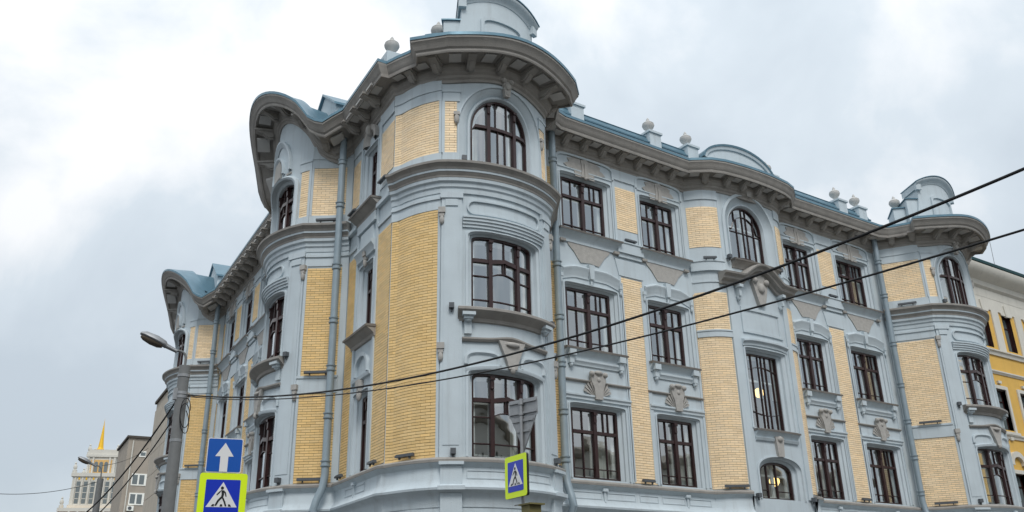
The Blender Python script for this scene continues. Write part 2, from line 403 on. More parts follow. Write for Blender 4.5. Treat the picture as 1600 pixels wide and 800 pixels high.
# windows -----------------------------------------------------------
def V(s, w, l, r): return ('v', s, w, l, r)
def H(f, w, lo, hi): return ('h', f, w, lo, hi)
P = None
def window(fr, c, h, z0, zs, za, p, spec, o=-.22, fw=.075, parent=B, curt=True, inner=True):
    f = shift(fr, c) if c else fr
    mb = MB(); n = 20
    co, ci = curve(h, z0, zs, za, p, n), curve(h-fw, z0+fw, min(zs, za-fw-.01), za-fw, p, n)
    loft(mb, f, [(co, o-.02), (co, o+.045), (ci, o+.045), (ci, o-.04)], True)
    ti = topf(h-fw, min(zs, za-fw-.01), za-fw, p)
    panes = []
    def cell(a, b, zl, zh, sp):
        if sp is None: panes.append((a, b, zl, zh)); return
        nn = max(1, int((b-a)/.09))
        if sp[0] == 'v':
            _, s, w, l, r = sp
            oo = o+.03 if w < .03 else o+.075
            if w > .045:
                zt_ = zh(s); slab(mb, f, s-w*1.15, s+w*1.15, zt_-.10, zt_-.02, o, o+.13); slab(mb, f, s-w*.85, s+w*.85, zt_-.30, zt_-.10, o, lambda q: o+.10); ball(mb, f, s, zt_-.31, o+.09, w*.8, .035, .03, 8, 5)
            slab(mb, f, s-w, s+w, lambda q: zl(q), lambda q: zh(q), o-.04, oo, 1)
            cell(a, s-w, zl, zh, l); cell(s+w, b, zl, zh, r)
        else:
            _, fz, w, lo, hi = sp; fz = cst(fz)
            A = lambda q: min(max(fz(q)-w, zl(q)), zh(q)); Z = lambda q: min(max(fz(q)+w, zl(q)), zh(q))
            slab(mb, f, a, b, A, Z, o-.04, o+.028 if w < .03 else o+.06, nn)
            cell(a, b, zl, A, lo); cell(a, b, Z, zh, hi)
    cell(-h+fw, h-fw, cst(z0+fw), ti, spec)
    w = mb.build('window', 'wood', parent)
    for a, b, zl, zh in panes:
        if max(zh(a)-zl(a), zh(b)-zl(b), zh((a+b)/2)-zl((a+b)/2)) < .02: continue
        pm = MB(); nn = max(1, int((b-a)/.09)); vs = []; fs = []; tl = random.uniform(-.006, .006)
        for i in range(nn+1):
            s = a+(b-a)*i/nn; z_ = max(zh(s), zl(s)+.001); vs += [f(s, zl(s), o-.012), f(s, z_, o-.012+tl)]
        for i in range(nn): fs.append((2*i, 2*i+2, 2*i+3, 2*i+1))
        pm.add(vs, fs); pm.build('pane', 'glass', w)
    if inner:
        im = MB(); oi = o-.13
        a0, a1 = curve(h+.06, z0-.02, zs, za+.02, p, n), curve(h-.14, z0+.13, min(zs, za-.15), za-.14, p, n)
        loft(im, f, [(a0, oi), (a1, oi), (a1, oi-.06)], True)
        t2 = topf(h, zs, za, p)
        for q in ((0,) if h < 1 else (-.42*h, .42*h)):
            slab(im, f, q-.06, q+.06, z0, t2(q), oi-.05, oi+.01, 1)
        zt = z0+.66*(za-z0); slab(im, f, -h, h, zt-.03, zt+.03, oi-.05, oi+.006, 4)
        im.build('inner_frame', 'white_frame', w)
    if curt:
        for sg in (-1, 1):
            if random.random() < .45: continue
            cm = MB(); wd = random.uniform(.28, .5)*h; a, b = (-h, -h+wd) if sg < 0 else (h-wd, h); vs = []; fs = []; nn = 22; t2 = topf(h, zs, za, p)
            for i in range(nn+1):
                s = a+(b-a)*i/nn; oo = o-.42+.03*math.sin(i*1.9)
                vs += [f(s, z0-.05, oo), f(s, t2(max(-h*.97, min(h*.97, s))), oo)]
            for i in range(nn): fs.append((2*i, 2*i+2, 2*i+3, 2*i+1))
            cm.add(vs, fs); cm.build('curtain', 'curtain', w)
    return w
def splay(mb, fr, c, h, z0, zs, za, p, o=-.22, sp=.22, steps=None):
    steps = steps or [(1, 0), (1, .045), (.8, .045), (.8, 0), (.62, -.03), (.45, -.05), (.42, -.10), (.12, -.14), (0, -.16), (0, o-.03)]
    loft(mb, shift(fr, c), [(curve(h+sp*k, z0, zs+sp*.2*k, za+sp*.55*k, p), oo) for k, oo in steps])
def outer(c, h, z0, zs, za, p, sp=.22): return (c, h+sp, z0, zs+sp*.2, za+sp*.55, p)

SILL_T = [(0, -.30), (.05, -.28), (.07, -.2), (.16, -.12), (.24, -.06), (.26, -.05), (.26, 0.), (.24, .02), (-.24, .05)]
def sill(fr, c, h, z, mat='taupe', n=1, k=1., parent=B, zo=None):
    f = shift(fr, c); mb = MB(); mould(mb, f, -h, h, [(o*k if o > 0 else o, z+zz) for o, zz in SILL_T[:6]]+[(-.2, z-.049)], n, zo); o_ = mb.build('sill', mat, parent)
    mb = MB(); mould(mb, f, -h-.02, h+.02, [(-.2, z-.045), (.24*k, z-.046), (.28*k, z-.055), (.29*k, z), (.26*k, z+.015), (-.24, z+.05)], n, zo); mb.build('flashing', 'dark_lip', o_)
    return o_

def drop(mb, fr, s, z, k=1.):
    """small hanging ornament"""
    slab(mb, fr, s-.07*k, s+.07*k, z, z+.12*k, 0, .11*k)
    slab(mb, fr, s-.05*k, s+.05*k, z-.08*k, z, 0, .09*k)
    ball(mb, fr, s, z-.15*k, .055*k, .05*k, .11*k, .05*k)

# the plain bays of the flat walls ------------------------------------
ROWS = [(5.18, 7.2), (8.92, 10.86), (12.66, 14.58)]
def sash_spec(h, z0, z1, asym):
    zt = z0+.665*(z1-z0); zb = z0+.155*(z1-z0); q = h*.5
    def sd_(c, d):
        low = V(c, .012, H(zb, .011, P, P), H(zb, .011, P, P))
        up = V(c-.08, .011, P, V(c+.10, .011, P, P)) if d > 0 else V(c, .011, P, P)
        return H(zt, .045, low, up)
    return V(0, .06, sd_(-q, -.03 if asym else 0), sd_(q, .03 if asym else 0))
def column_ops(c, w): return [outer(c, w/2, z0, z1-.07, z1, 6) for z0, z1 in ROWS]
def cartouche(fr, c, z, parent=B):
    f = shift(fr, c); mb = MB()
    poly(mb, f, [(-.13, z-.42), (.13, z-.42), (.17, z-.1), (.27, z+.12), (.26, z+.3), (.1, z+.36), (-.1, z+.36), (-.26, z+.3), (-.27, z+.12), (-.17, z-.1)], .02, .13)
    for sg in (-1, 1):
        for k in range(4):
            a = R_(20+22*k); poly(mb, f, [(sg*.12, z-.34), (sg*(.15+.34*math.sin(a*.9)), z-.3+.42*math.cos(a*.75)), (sg*(.15+.34*math.sin(a*.9)+.02), z-.38+.42*math.cos(a*.75))][::sg], .02, .09-.01*k)
        ball(mb, f, sg*.25, z+.32, .13, .085, .085, .09)
    ball(mb, f, 0, z+.36, .13, .16, .07, .08); ball(mb, f, 0, z+.16, .12, .07, .08, .05)
    return mb.build('keystone', 'stone', parent)
def floodlight(fr, s, z, w=.45, o=.14):
    mb = MB(); f = shift(fr, s)
    slab(mb, f, -w/2, w/2, z+.05, z+.10, o-.06, o+.05, 1, True)
    slab(mb, f, -w/2, w/2, z+.10, z+.125, o-.05, o+.02, 1, True)
    for q in (-w*.3, w*.3): slab(mb, f, q-.02, q+.02, z, z+.06, o-.03, o+.01, 1, True)
    return mb.build('floodlight', 'fixture', B)
def spotlight(fr, s, z, o=.08):
    mb = MB(); f = shift(fr, s)
    slab(mb, f, -.06, .06, z+.04, z+.17, o-.02, o+.12, 1, True); slab(mb, f, -.02, .02, z-.04, z+.05, o, o+.05, 1, True)
    mb.build('spotlight', 'fixture', B)
def column(fr, c, w, full=True):
    h = w/2; f = shift(fr, c)
    for r, (z0, z1) in enumerate(ROWS):
        window(fr, c, h, z0, z1-.07, z1, 6, sash_spec(h, z0, z1, w > 1.6), curt=full, inner=full)
        mb = MB(); splay(mb, fr, c, h, z0, z1-.07, z1, 6); mb.build('window_surround', 'stucco', B)
    # sills
    sill(fr, c, h+.36, ROWS[2][0]-.04, 'stucco', k=.9); sill(fr, c, h+.28, ROWS[1][0]-.04, 'stucco', k=.75)
    t = MB(); s_ = MB(); k = MB()
    # top storey: frieze panel and stone ornament
    for a, b in ((-h-.34, -h-.26), (h+.26, h+.34)): slab(t, f, a, b, 12.7, 14.95, 0, .035)
    slab(t, f, -h-.3, h+.3, 14.82, 14.86, 0, .035)
    loft(t, f, [(curve(h+.32, 14.86, 15.05, 15.36, 4), 0), (curve(h+.32, 14.86, 15.05, 15.36, 4), .06), (curve(h+.25, 14.86, 15.05, 15.29, 4), .06), (curve(h+.25, 14.86, 15.05, 15.29, 4), 0)])
    z = 14.62
    poly(s_, f, [(-h*.98, z+.34), (-h*.8, z+.24), (-h*.55, z+.26), (-.42, z+.16), (-.40, z+.0), (.40, z+.0), (.38, z+.18), (h*.6, z+.22), (h*.8, z+.24), (h*.98, z+.3), (h*.85, z+.4), (h*.72, z+.44), (h*.78, z+.56), (h*.5, z+.64), (.2, z+.64), (0, z+.6), (-.2, z+.64), (-h*.5, z+.64), (-h*.8, z+.58), (-h*.72, z+.46)], 0, .03)
    poly(s_, f, [(-.17, z+.02), (.17, z+.02), (.12, z+.3), (.16, z+.6), (.05, z+.68), (-.16, z+.62), (-.12, z+.3)], .03, .055)
    slab(s_, f, -.03, .03, z-.06, z+.5, .02, .085); ball(s_, f, 0, z-.02, .06, .05, .06, .05)
    # apron under the upper sill
    poly(s_, f, [(-.36, 11.66), (0, 11.70), (.36, 11.66), (.47, 11.80), (.60, 11.98), (.80, 12.16), (.84, 12.24), (.4, 12.30), (-.4, 12.30), (-.84, 12.24), (-.80, 12.16), (-.60, 11.98), (-.47, 11.80)], 0, .03)
    for sg in (-1, 1):
        slab(k, f, sg*(h+.2)-.1, sg*(h+.2)+.1, 12.22, 12.3, 0, .12)
    slab(t, f, -h-.3, h+.3, 12.26, 12.34, 0, .05)
    # hood over the middle window
    HP = [(0, 11.14), (.03, 11.14), (.035, 11.24), (.06, 11.28), (.065, 11.36), (.10, 11.41), (.115, 11.47), (.10, 11.5), (0, 11.54)]
    zo = lambda s: -.10*max(0., abs(s)-h*.75)/(h*.4)
    mould(t, f, -h-.24, -.1, HP, 6, zo); mould(t, f, .1, h+.24, HP, 6, zo)
    poly(t, f, [(-.07, 11.15), (.07, 11.15), (.11, 11.62), (-.11, 11.62)], 0, .12); drop(t, f, 0, 11.12, .8)
    for sg in (-1, 1): drop(t, f, sg*(h+.30), 11.06, .9)
    # middle sill consoles, apron, string and cartouche
    for sg in (-1, 1):
        q = sg*(h+.08)
        slab(t, f, q-.12, q+.12, 8.64, 8.82, 0, .2); slab(t, f, q-.08, q+.08, 8.42, 8.64, 0, .13); ball(t, f, q, 8.38, .07, .065, .08, .06)
        slab(t, f, sg*(h+.38)-.04, sg*(h+.38)+.04, 5.2, 11.3, 0, .03)
    mould(t, f, -h-.02, h+.02, [(0, 8.40), (.04, 8.40), (.05, 8.47), (.09, 8.52), (.09, 8.58), (0, 8.6)], 1)
    mould(k, f, -h-.42, h+.42, [(0, 7.90), (.05, 7.92), (.08, 7.945), (.08, 7.975), (0, 8.0)], 1)
    mould(t, f, -h-.40, h+.40, [(0, 7.38), (.05, 7.40), (.05, 7.46), (.09, 7.5), (.09, 7.55), (0, 7.57)], 1)
    t.build('trim', 'stucco', B); s_.build('relief', 'stone', B); k.build('string_course', 'taupe', B)
    cartouche(fr, c, 7.86)
def pilaster(fr, s0, s1, tone='cream'):
    bricks(fr, s0, s1, 5.16, 11.5, tone); bricks(fr, s0, s1, 13.17, 14.68, tone)
    t = MB()
    for q in (s0-.035, s1+.035): slab(t, fr, q-.035, q+.035, 5.16, 11.52, 0, .03); slab(t, fr, q-.035, q+.035, 12.75, 15.3, 0, .03)
    slab(t, fr, s0-.1, s1+.1, 14.93, 15.3, 0, .045)
    slab(t, fr, s0-.1, s1+.1, 12.32, 12.66, 0, .13); slab(t, fr, s0-.06, s1+.06, 12.18, 12.32, 0, .07)
    slab(t, fr, s0-.14, s1+.14, 12.66, 12.70, 0, .16)
    poly(t, fr, [(s0-.06, 11.55), (s1+.06, 11.55), (s1+.2, 12.1), (s0-.2, 12.1)], 0, .035)
    t.build('pilaster', 'stucco', B)
    floodlight(fr, (s0+s1)/2, 12.70); floodlight(fr, (s0+s1)/2, 5.15)

# plan of the bays ----------------------------------------------------
def bayspec(kind):
    if kind == 'R': hw, o1, sag = 1.72, 1.43, .55
    else: hw, o1, sag = 1.75, 1.10, .60
    R = (hw*hw+sag*sag)/(2*sag); return hw, o1, sag, R, o1+sag-R
SIDE = {'corner': [(-2.4, 0), (-2.28, .2), (-2.25, .36), (-2.20, .56), (-2.13, .76), (-2.04, .96), (-1.94, 1.13), (-1.83, 1.29), (-1.72, 1.43)],
        'R': [(-2.66, 0), (-2.44, .30), (-2.20, .64), (-1.96, 1.02), (-1.72, 1.43)],
        'L': [(-2.46, 0), (-2.26, .25), (-2.07, .52), (-1.90, .82), (-1.75, 1.10)]}
def smooth_path(p, i0=0, k=3):
    out_ = list(p[:i0+1])
    for i in range(i0, len(p)-1):
        a, b, c, d = p[max(i0, i-1)], p[i], p[i+1], p[min(len(p)-1, i+2)]
        for j in range(1, k+1):
            t = j/k; out_.append(tuple(.5*(2*b[q]+(c[q]-a[q])*t+(2*a[q]-5*b[q]+4*c[q]-d[q])*t*t+(3*b[q]-a[q]-3*c[q]+d[q])*t**3) for q in (0, 1)))
    return out_
SIDE['corner'] = smooth_path(SIDE['corner'], 1); SIDE['R'] = smooth_path(SIDE['R']); SIDE['L'] = smooth_path(SIDE['L'])
def mirror(p): return [(-x, y) for x, y in p[::-1]]
STC = .1
HU, HOC, HP_, HH, HW_, HQ, HDIP, HSH = 3.8, 2.7, .8, 1.7, 2.8, .3, .4, -.3
def hood(u):
    """gutter of a left bay for a wall point at u (from the bay centre): its u, its o, its rise"""
    g = u/2.46*HU
    o = .8+(HOC-.8)*max(0., math.cos(math.pi/2*g/HU))**HP_
    b = HH*max(0., .5+.5*math.cos(math.pi*min(1., abs(g)/HW_)))**HQ - HDIP*math.exp(-((abs(g)-(HU-.45))/.35)**2)
    return g+HSH, o, b
def bay(G, c, kind, left, right, tones):
    hw, o1, sag, R, oc = bayspec(kind); sH = R*math.asin(hw/R); fb = bow(G, c, R, oc)
    left_bump = kind == 'L'
    bump = (lambda s: hood(R*math.sin(s/R))[2]) if left_bump else (lambda s: .22*max(0, math.cos(s/sH*math.pi/2))**2)
    h = 1.02
    if kind == 'R': W3 = (h, 12.8, 14.05, 15.06, 2.1)
    else: W3 = (1.14, 12.8, 14.16, 14.68, 2.6)
    W1 = (h, 5.14, 7.02, 7.20, 4.5); W2 = (h, 8.76, 10.66, 10.84, 4.5)
    ops = [outer(0, *W1, sp=.18), outer(0, *W2, sp=.18), (0, h+.36, 12.8, 14.0, W3[3]+.3, 2.1) if kind == 'R' else outer(0, *W3, sp=.3)]
    mb = MB(); wall(mb, fb, -sH, sH, 0, lambda s: 15.5+bump(s), ops, .12); mb.build('wall', 'stucco', B)
    # jambs
    for wdef in (W1, W2):
        mb = MB(); splay(mb, fb, 0, *wdef, sp=.18, o=-.24, steps=[(1, 0), (1, .03), (.7, .03), (.7, -.0), (.4, -.04), (.36, -.14), (0, -.16), (0, -.28)]); mb.build('window_surround', 'stucco', B)
    mb = MB()
    if kind == 'R':
        loft(mb, fb, [(curve(h+a, 12.8, 14.0 if a > .2 else 14.05, W3[3]+b, 2.1), o) for a, b, o in ((.40, .36, 0), (.40, .36, .05), (.36, .3, .05), (.36, .3, 0), (.30, .26, -.02), (.12, .12, -.18), (.10, .10, -.12), (.04, .04, -.12), (0, 0, -.2), (0, 0, -.3))])
    else:
        loft(mb, fb, [(curve(W3[0]+a, 12.8, W3[2]+a*.2, W3[3]+a*.55, W3[4]), o) for a, o in ((.3, -.01), (.3, .10), (.22, .14), (.14, .10), (.12, -.05), (0, -.12), (0, -.3))])
    mb.build('window_surround', 'stucco', B)
    # windows
    def tri(z0, zs, za, arched):
        Hh = za-z0; zt = z0+.68*Hh; zb = z0+.17*Hh; m = .40*h
        if arched:
            side = H(z0+.60*Hh, .045, P, P)
            mid = H(lambda s: z0+.60*Hh, .045, V(-.13, .014, P, V(.13, .014, P, P)), V(-.2, .014, P, V(.2, .014, P, P)))
        else:
            side = H(zt, .05, H(zb, .013, P, H(zt-.2*Hh, .013, P, P)), P)
            zc = lambda s: zt-.155*Hh+.10*(1-(s/m)**2)-.06
            mid = H(lambda s: zt+.05*(1-(s/m)**2)+.03*math.exp(-(s/.06)**2), .055, H(zb, .013, P, H(zc, .013, P, V(-.04, .012, P, V(.04, .012, P, P)))), V(0, .014, P, P))
        return V(-m-.05, .055, side, V(m+.05, .055, mid, side))
    window(fb, 0, *W1, tri(W1[1], W1[2], W1[3], False), o=-.24, fw=.055)
    window(fb, 0, *W2, tri(W2[1], W2[2], W2[3], False), o=-.24, fw=.055)
    window(fb, 0, *W3, tri(W3[1], W3[2], W3[3], kind == 'R'), o=-.26, fw=.055)
    t = MB(); tp = MB(); st = MB()
    # pilasters of the two lower storeys
    for sg in (-1, 1):
        a, b = sorted((sg*1.30, sg*(sH-.02)))
        slab(t, fb, a, b, 5.12, 11.95, 0, .055, 3); slab(t, fb, a+.07, b-.07, 5.4, 11.5, .055, .07, 3)
        slab(t, fb, a-.03, b+.03, 11.78, 11.95, 0, .10, 3); slab(t, fb, a+.1, b-.1, 11.56, 11.74, .05, .09, 2)
        q = sg*(sH-.03)
        for zz in (11.35, 7.72): drop(st, fb, q, zz, 1.25)
        # top storey: brick pilaster
        a, b = sorted((sg*(sH-.40), sg*(sH-.08)))
        bricks(fb, a, b, 13.14, 14.72, 'cream')
        slab(t, fb, a-.05, b+.08, 12.86, 13.14, 0, .035, 3); slab(t, fb, a-.05, b+.08, 14.72, 15.02, 0, .035, 3); slab(t, fb, a-.07, b+.1, 15.0, 15.06, 0, .06, 3)
        slab(t, fb, b if sg > 0 else a-.08, b+.08 if sg > 0 else a, 13.14, 14.72, 0, .035)
        # imposts
        if kind == 'R':
            ball(st, fb, sg*(h+.42), 14.15, .06, .07, .16, .07)
            slab(st, fb, sg*(h+.42)-.08, sg*(h+.42)+.08, 14.27, 14.36, 0, .11)
    # window 1: keystone shield, hood panels
    poly(st, fb, [(-.12, 7.30), (.12, 7.30), (.17, 7.5), (.38, 8.0), (-.38, 8.0), (-.17, 7.5)], 0, .11); ball(st, fb, 0, 7.28, .08, .07, .1, .08); ball(st, fb, 0, 7.92, .12, .2, .07, .06)
    for sg in (-1, 1):
        f2 = shift(fb, sg*.76)
        loft(t, f2, [(curve(.48, 7.36, 7.45, 7.72, 3), 0), (curve(.48, 7.36, 7.45, 7.72, 3), .05), (curve(.42, 7.36, 7.45, 7.66, 3), .06), (curve(.36, 7.36, 7.45, 7.60, 3), .0)])
    mould(t, fb, -1.2, 1.2, [(0, 7.28), (.03, 7.28), (.05, 7.33), (.05, 7.37), (0, 7.39)], 10, lambda s: -.10*(s/1.2)**2)
    mould(tp, fb, -1.29, 1.29, [(0, 7.98), (.06, 7.98), (.10, 8.03), (.10, 8.07), (0, 8.09)], 16, lambda s: .10*math.exp(-(s/.45)**2)-.05)
    # window 2: balcony sill and consoles
    mould(tp, fb, -1.4, 1.4, [(0, 8.42), (.06, 8.44), (.08, 8.52), (.18, 8.6), (.28, 8.66), (.3, 8.68), (.3, 8.74), (.27, 8.76), (-.2, 8.79)], 14)
    for sg in (-1, 1):
        q = sg*1.15
        slab(t, fb, q-.15, q+.15, 8.55, 8.63, 0, .27, 2); slab(t, fb, q-.11, q+.11, 8.47, 8.55, 0, .2, 2); slab(t, fb, q-.09, q+.09, 8.12, 8.47, 0, .07, 2); ball(t, fb, q, 8.46, .12, .08, .06, .06)
    # stepped bands and slot above window 2
    for z0, z1, o in ((10.98, 11.06, .05), (11.06, 11.14, .085), (11.14, 11.22, .12), (11.22, 11.27, .15)): slab(t, fb, -1.28, 1.28, z0+(.0), z1, 0, o, 12)
    rr = lambda hh, zc, rz: [(-hh+.0, zc-rz*.0)] + [(-hh+rz*(1-math.cos(a)), zc+rz*math.sin(a)) for a in [i*math.pi/12 for i in range(0, 7)]] + [(hh-rz*(1-math.cos(a)), zc+rz*math.sin(a)) for a in [i*math.pi/12 for i in range(6, -7, -1)]] + [(-hh+rz*(1-math.cos(a)), zc+rz*math.sin(a)) for a in [-i*math.pi/12 for i in range(6, -1, -1)]]
    hh = 1.12 if kind == 'R' else .95
    def dens(pts):
        o_ = []
        for a, b in zip(pts[:-1], pts[1:]):
            k = max(1, int(abs(b[0]-a[0])/.12))
            o_ += [(a[0]+(b[0]-a[0])*i/k, a[1]+(b[1]-a[1])*i/k) for i in range(k)]
        return o_+[pts[-1]]
    loft(t, fb, [(dens(rr(hh+.05, 11.56, .21)), 0), (dens(rr(hh+.05, 11.56, .21)), .06), (dens(rr(hh, 11.56, .16)), .06)])
    loft(t, fb, [(dens(rr(hh, 11.56, .16)), .06), (dens(rr(hh, 11.56, .16)), .008)])
    if kind == 'R':
        poly(st, fb, [(-.07, 15.1), (.07, 15.1), (.13, 15.45), (.10, 15.62), (-.10, 15.62), (-.13, 15.45)], 0, .12)
        ball(st, fb, 0, 15.42, .13, .10, .11, .06); ball(st, fb, -.12, 15.6, .12, .08, .08, .07); ball(st, fb, .12, 15.6, .12, .08, .08, .07); ball(st, fb, 0, 15.2, .11, .05, .08, .05)
    else:
        for hh_, za, w_ in ((.98, 16.35, .2), (.58, 15.75, .16)):
            cv = lambda a: curve(hh_+a, 15.0, 15.1, za+a, 2.)
            loft(t, fb, [(cv(0), 0), (cv(0), .12), (cv(-w_*.3), .12), (cv(-w_), .02)])
        poly(st, fb, [(-.3, 14.95), (.3, 14.95), (.38, 15.3), (.2, 15.6), (-.2, 15.6), (-.38, 15.3)], 0, .08)
        for sg in (-1, 1): slab(st, fb, sg*.85-.12, sg*.85+.12, 14.86, 14.92, 0, .05)
    t.build('trim', 'stucco', B); tp.build('string_course', 'taupe', B); st.build('relief', 'stone', B)
    spotlight(fb, -1.5, 5.14); spotlight(fb, 1.55, 5.14); spotlight(fb, -1.55, 8.7); spotlight(fb, 1.5, 8.7); spotlight(fb, -1.25, 12.82)
    # sides
    for side, key in ((-1, left), (1, right)):
        pts = SIDE[key] if side < 0 else mirror(SIDE[key]); fs_ = pathframe(G, c, pts); Ln = fs_.length
        mb = MB(); wall(mb, fs_, 0, Ln, 0, 15.6, [], .12); mb.build('wall', 'stucco', B)
        a, b = (.02, Ln-.07) if side < 0 else (.07, Ln-.02)
        if key != 'corner': a, b = (a+.18, b) if side < 0 else (a, b-.18)
        t = MB(); n = 10
        if key == 'corner':
            kx = fs_.S[1]; bricks(fs_, a, kx, 5.12, 11.48, tones[0]); bricks(fs_, kx, b, 5.12, 11.48, tones[0], n)
        else:
            bricks(fs_, a, b, 5.14, 7.62, tones[0], n); bricks(fs_, a, b, 8.12, 11.42, tones[0], n); slab(t, fs_, a-.1, b+.04, 7.62, 8.12, 0, .05, n); slab(t, fs_, a-.1, b+.04, 8.05, 8.12, 0, .08, n)
            floodlight(fs_, (a+b)/2, 8.12, .8); slab(t, fs_, 0 if side < 0 else b, a if side < 0 else Ln, 5.14, 15.3, 0, .03, 3)
        if key == 'corner': bricks(fs_, a, kx, 13.14, 14.76, tones[1]); bricks(fs_, kx, b, 13.14, 14.76, tones[1], n)
        else: bricks(fs_, a, b, 13.14, 14.76, tones[1], n)
        slab(t, fs_, 0, Ln, 11.48, 11.95, 0, .03, n); slab(t, fs_, 0, Ln, 11.76, 11.84, 0, .07, n)
        slab(t, fs_, 0, Ln, 12.8, 13.14, 0, .03, n); slab(t, fs_, 0, Ln, 14.76, 15.06, 0, .035, n); slab(t, fs_, 0, Ln, 15.06, 15.5, 0, .06, n)
        q0, q1 = (b, Ln) if side < 0 else (0, a)
        slab(t, fs_, q0, q1, 5.12, 11.48, 0, .035, 2); slab(t, fs_, q0, q1, 13.14, 14.76, 0, .035, 2)
        t.build('trim', 'stucco', B)
        floodlight(fs_, (a+b)/2, 5.14, .5 if key == 'corner' else .8)
        if key != 'corner': floodlight(fs_, (a+b)/2, 12.86, .7)
    # middle cornice
    pts = [G(c+x, 0, y)[:2] for x, y in SIDE[left]] + [fb(-sH+2*sH*i/20, 0, 0)[:2] for i in range(1, 20)] + [G(c+x, 0, y)[:2] for x, y in mirror(SIDE[right])]
    mb = MB(); sweep(mb, pts, [(-.05, 11.93), (.05, 11.93), (.06, 12.06), (.10, 12.1), (.11, 12.2), (.17, 12.24), (.18, 12.33), (-.05, 12.332)]); mb.build('cornice', 'stucco', B, smooth=24)
    mb = MB(); sweep(mb, pts, [(-.05, 12.334), (.19, 12.334), (.20, 12.38), (.25, 12.44), (.26, 12.46), (-.05, 12.462)]); mb.build('cornice', 'taupe', B, smooth=24)
    mb = MB(); sweep(mb, pts, [(-.05, 12.464), (.275, 12.464), (.28, 12.52), (-.05, 12.522)]); mb.build('cornice', 'stucco', B, smooth=24)
    mb = MB(); sweep(mb, pts, [(-.05, 12.524), (.29, 12.524), (.31, 12.58), (.37, 12.64), (.41, 12.66), (.42, 12.72), (.39, 12.74), (-.05, 12.84)]); mb.build('cornice', 'taupe', B, smooth=24)
    return fb, bump, pts

stair_side = [(-2.4, 0), (-2.3, .12), (-2.17, .27), (-2.0, .42), (-1.8, .53), (-1.6, .6), (-1.46, .63)]
SR = (1.46**2+.1**2)/(2*.1); SO = .73-SR
fstair = bow(FR, STC, SR, SO)

cb = bay(FR, -11.1, 'R', 'corner', 'R', ('gold', 'cream'))
b3 = bay(FR, 11.15, 'R', 'R', 'R', ('cream', 'cream'))
lb = bay(FL, -5.85, 'L', 'L', 'L', ('gold', 'cream'))
fbay = bay(FL, -23.6, 'L', 'L', 'L', ('gold', 'cream'))

# right flat walls
for S0, S1, cols, pils in ((-8.45, STC-2.4, ((-6.73, 1.73), (-3.54, 1.48)), ((-5.5, -4.62),)), (STC+2.4, 8.5, ((3.62, 1.48), (6.85, 1.73)), ((4.72, 5.6),))):
    ops = [o_ for c, w in cols for o_ in column_ops(c, w)]
    mb = MB(); wall(mb, FR, S0, S1, 0, 15.6, ops); mb.build('wall', 'stucco', B)
    for c, w in cols: column(FR, c, w)
    for a, b in pils: pilaster(FR, a, b)
bricks(FR, -8.42, -8.0, 5.16, 11.5, 'gold'); bricks(FR, -8.42, -8.0, 13.17, 14.68, 'gold')
bricks(FR, -2.33, -2.28, 5.16, 11.5, 'cream'); 
# left flat walls
cols = [(-10.3, 1.48), (-13.4, 1.48), (-16.5, 1.48), (-19.6, 1.48)]
mb = MB(); wall(mb, FL, -21.2, -8.25, 0, 15.6, [o_ for c, w in cols for o_ in column_ops(c, w)]); mb.build('wall', 'stucco', B)
for c, w in cols: column(FL, c, w, False)
for a, b in ((-12.3, -11.4), (-15.4, -14.5), (-18.5, -17.6)): pilaster(FL, a, b, 'gold')
bricks(FL, -9.2, -8.4, 5.16, 11.5, 'gold'); bricks(FL, -9.2, -8.4, 13.17, 14.68, 'gold'); bricks(FL, -21.05, -20.65, 5.16, 14.68, 'gold')
mb = MB(); wall(mb, FL, -28, -26.0, 0, 15.6, []); mb.build('wall', 'stucco', B)
# narrow bay beside the corner
nw = (-1.78, .78)
mb = MB(); wall(mb, FL, -3.45, 0, 0, 15.6, column_ops(*nw)); mb.build('wall', 'stucco', B)
h = nw[1]/2
for z0, z1 in ROWS:
    window(FL, nw[0], h, z0, z1-.07, z1, 6, V(0, .05, H(z0+.66*(z1-z0), .045, P, P), H(z0+.66*(z1-z0), .045, P, P)), curt=False)
    mb = MB(); splay(mb, FL, nw[0], h, z0, z1-.07, z1, 6, sp=.22); mb.build('window_surround', 'stucco', B)
sill(FL, nw[0], h+.5, ROWS[2][0]-.04, k=1.15); sill(FL, nw[0], h+.5, ROWS[1][0]-.04, k=1.1)
f = shift(FL, nw[0]); t = MB(); s_ = MB()
slab(t, f, -.72, .72, 12.02, 12.3, 0, .1); slab(t, f, -.5, .5, 11.5, 11.95, 0, .06)
mould(t, f, -.7, .7, [(0, 11.1), (.08, 11.12), (.1, 11.25), (.18, 11.35), (.18, 11.42), (0, 11.5)], 1); drop(s_, f, 0, 11.15, 1.3)
loft(t, f, [(curve(.5, 7.75, 7.95, 8.35, 2.), 0), (curve(.5, 7.75, 7.95, 8.35, 2.), .09), (curve(.4, 7.75, 7.95, 8.25, 2.), .09), (curve(.4, 7.75, 7.95, 8.25, 2.), 0)])
mould(t, f, -.7, .7, [(0, 7.6), (.08, 7.62), (.1, 7.7), (0, 7.76)], 1); drop(s_, f, 0, 7.4, 1.5)
loft(s_, f, [(curve(.5, 14.8, 14.95, 15.35, 2.), 0), (curve(.5, 14.8, 14.95, 15.35, 2.), .12), (curve(.36, 14.8, 14.95, 15.2, 2.), .12), (curve(.2, 14.8, 14.95, 15.05, 2.), 0)])
ball(s_, f, 0, 15.2, .12, .12, .2, .12)
for q in (-.75, .78): slab(t, f, q-.06, q+.06, 5.15, 15.3, 0, .05)
t.build('trim', 'stucco', B); s_.build('relief', 'stone', B)
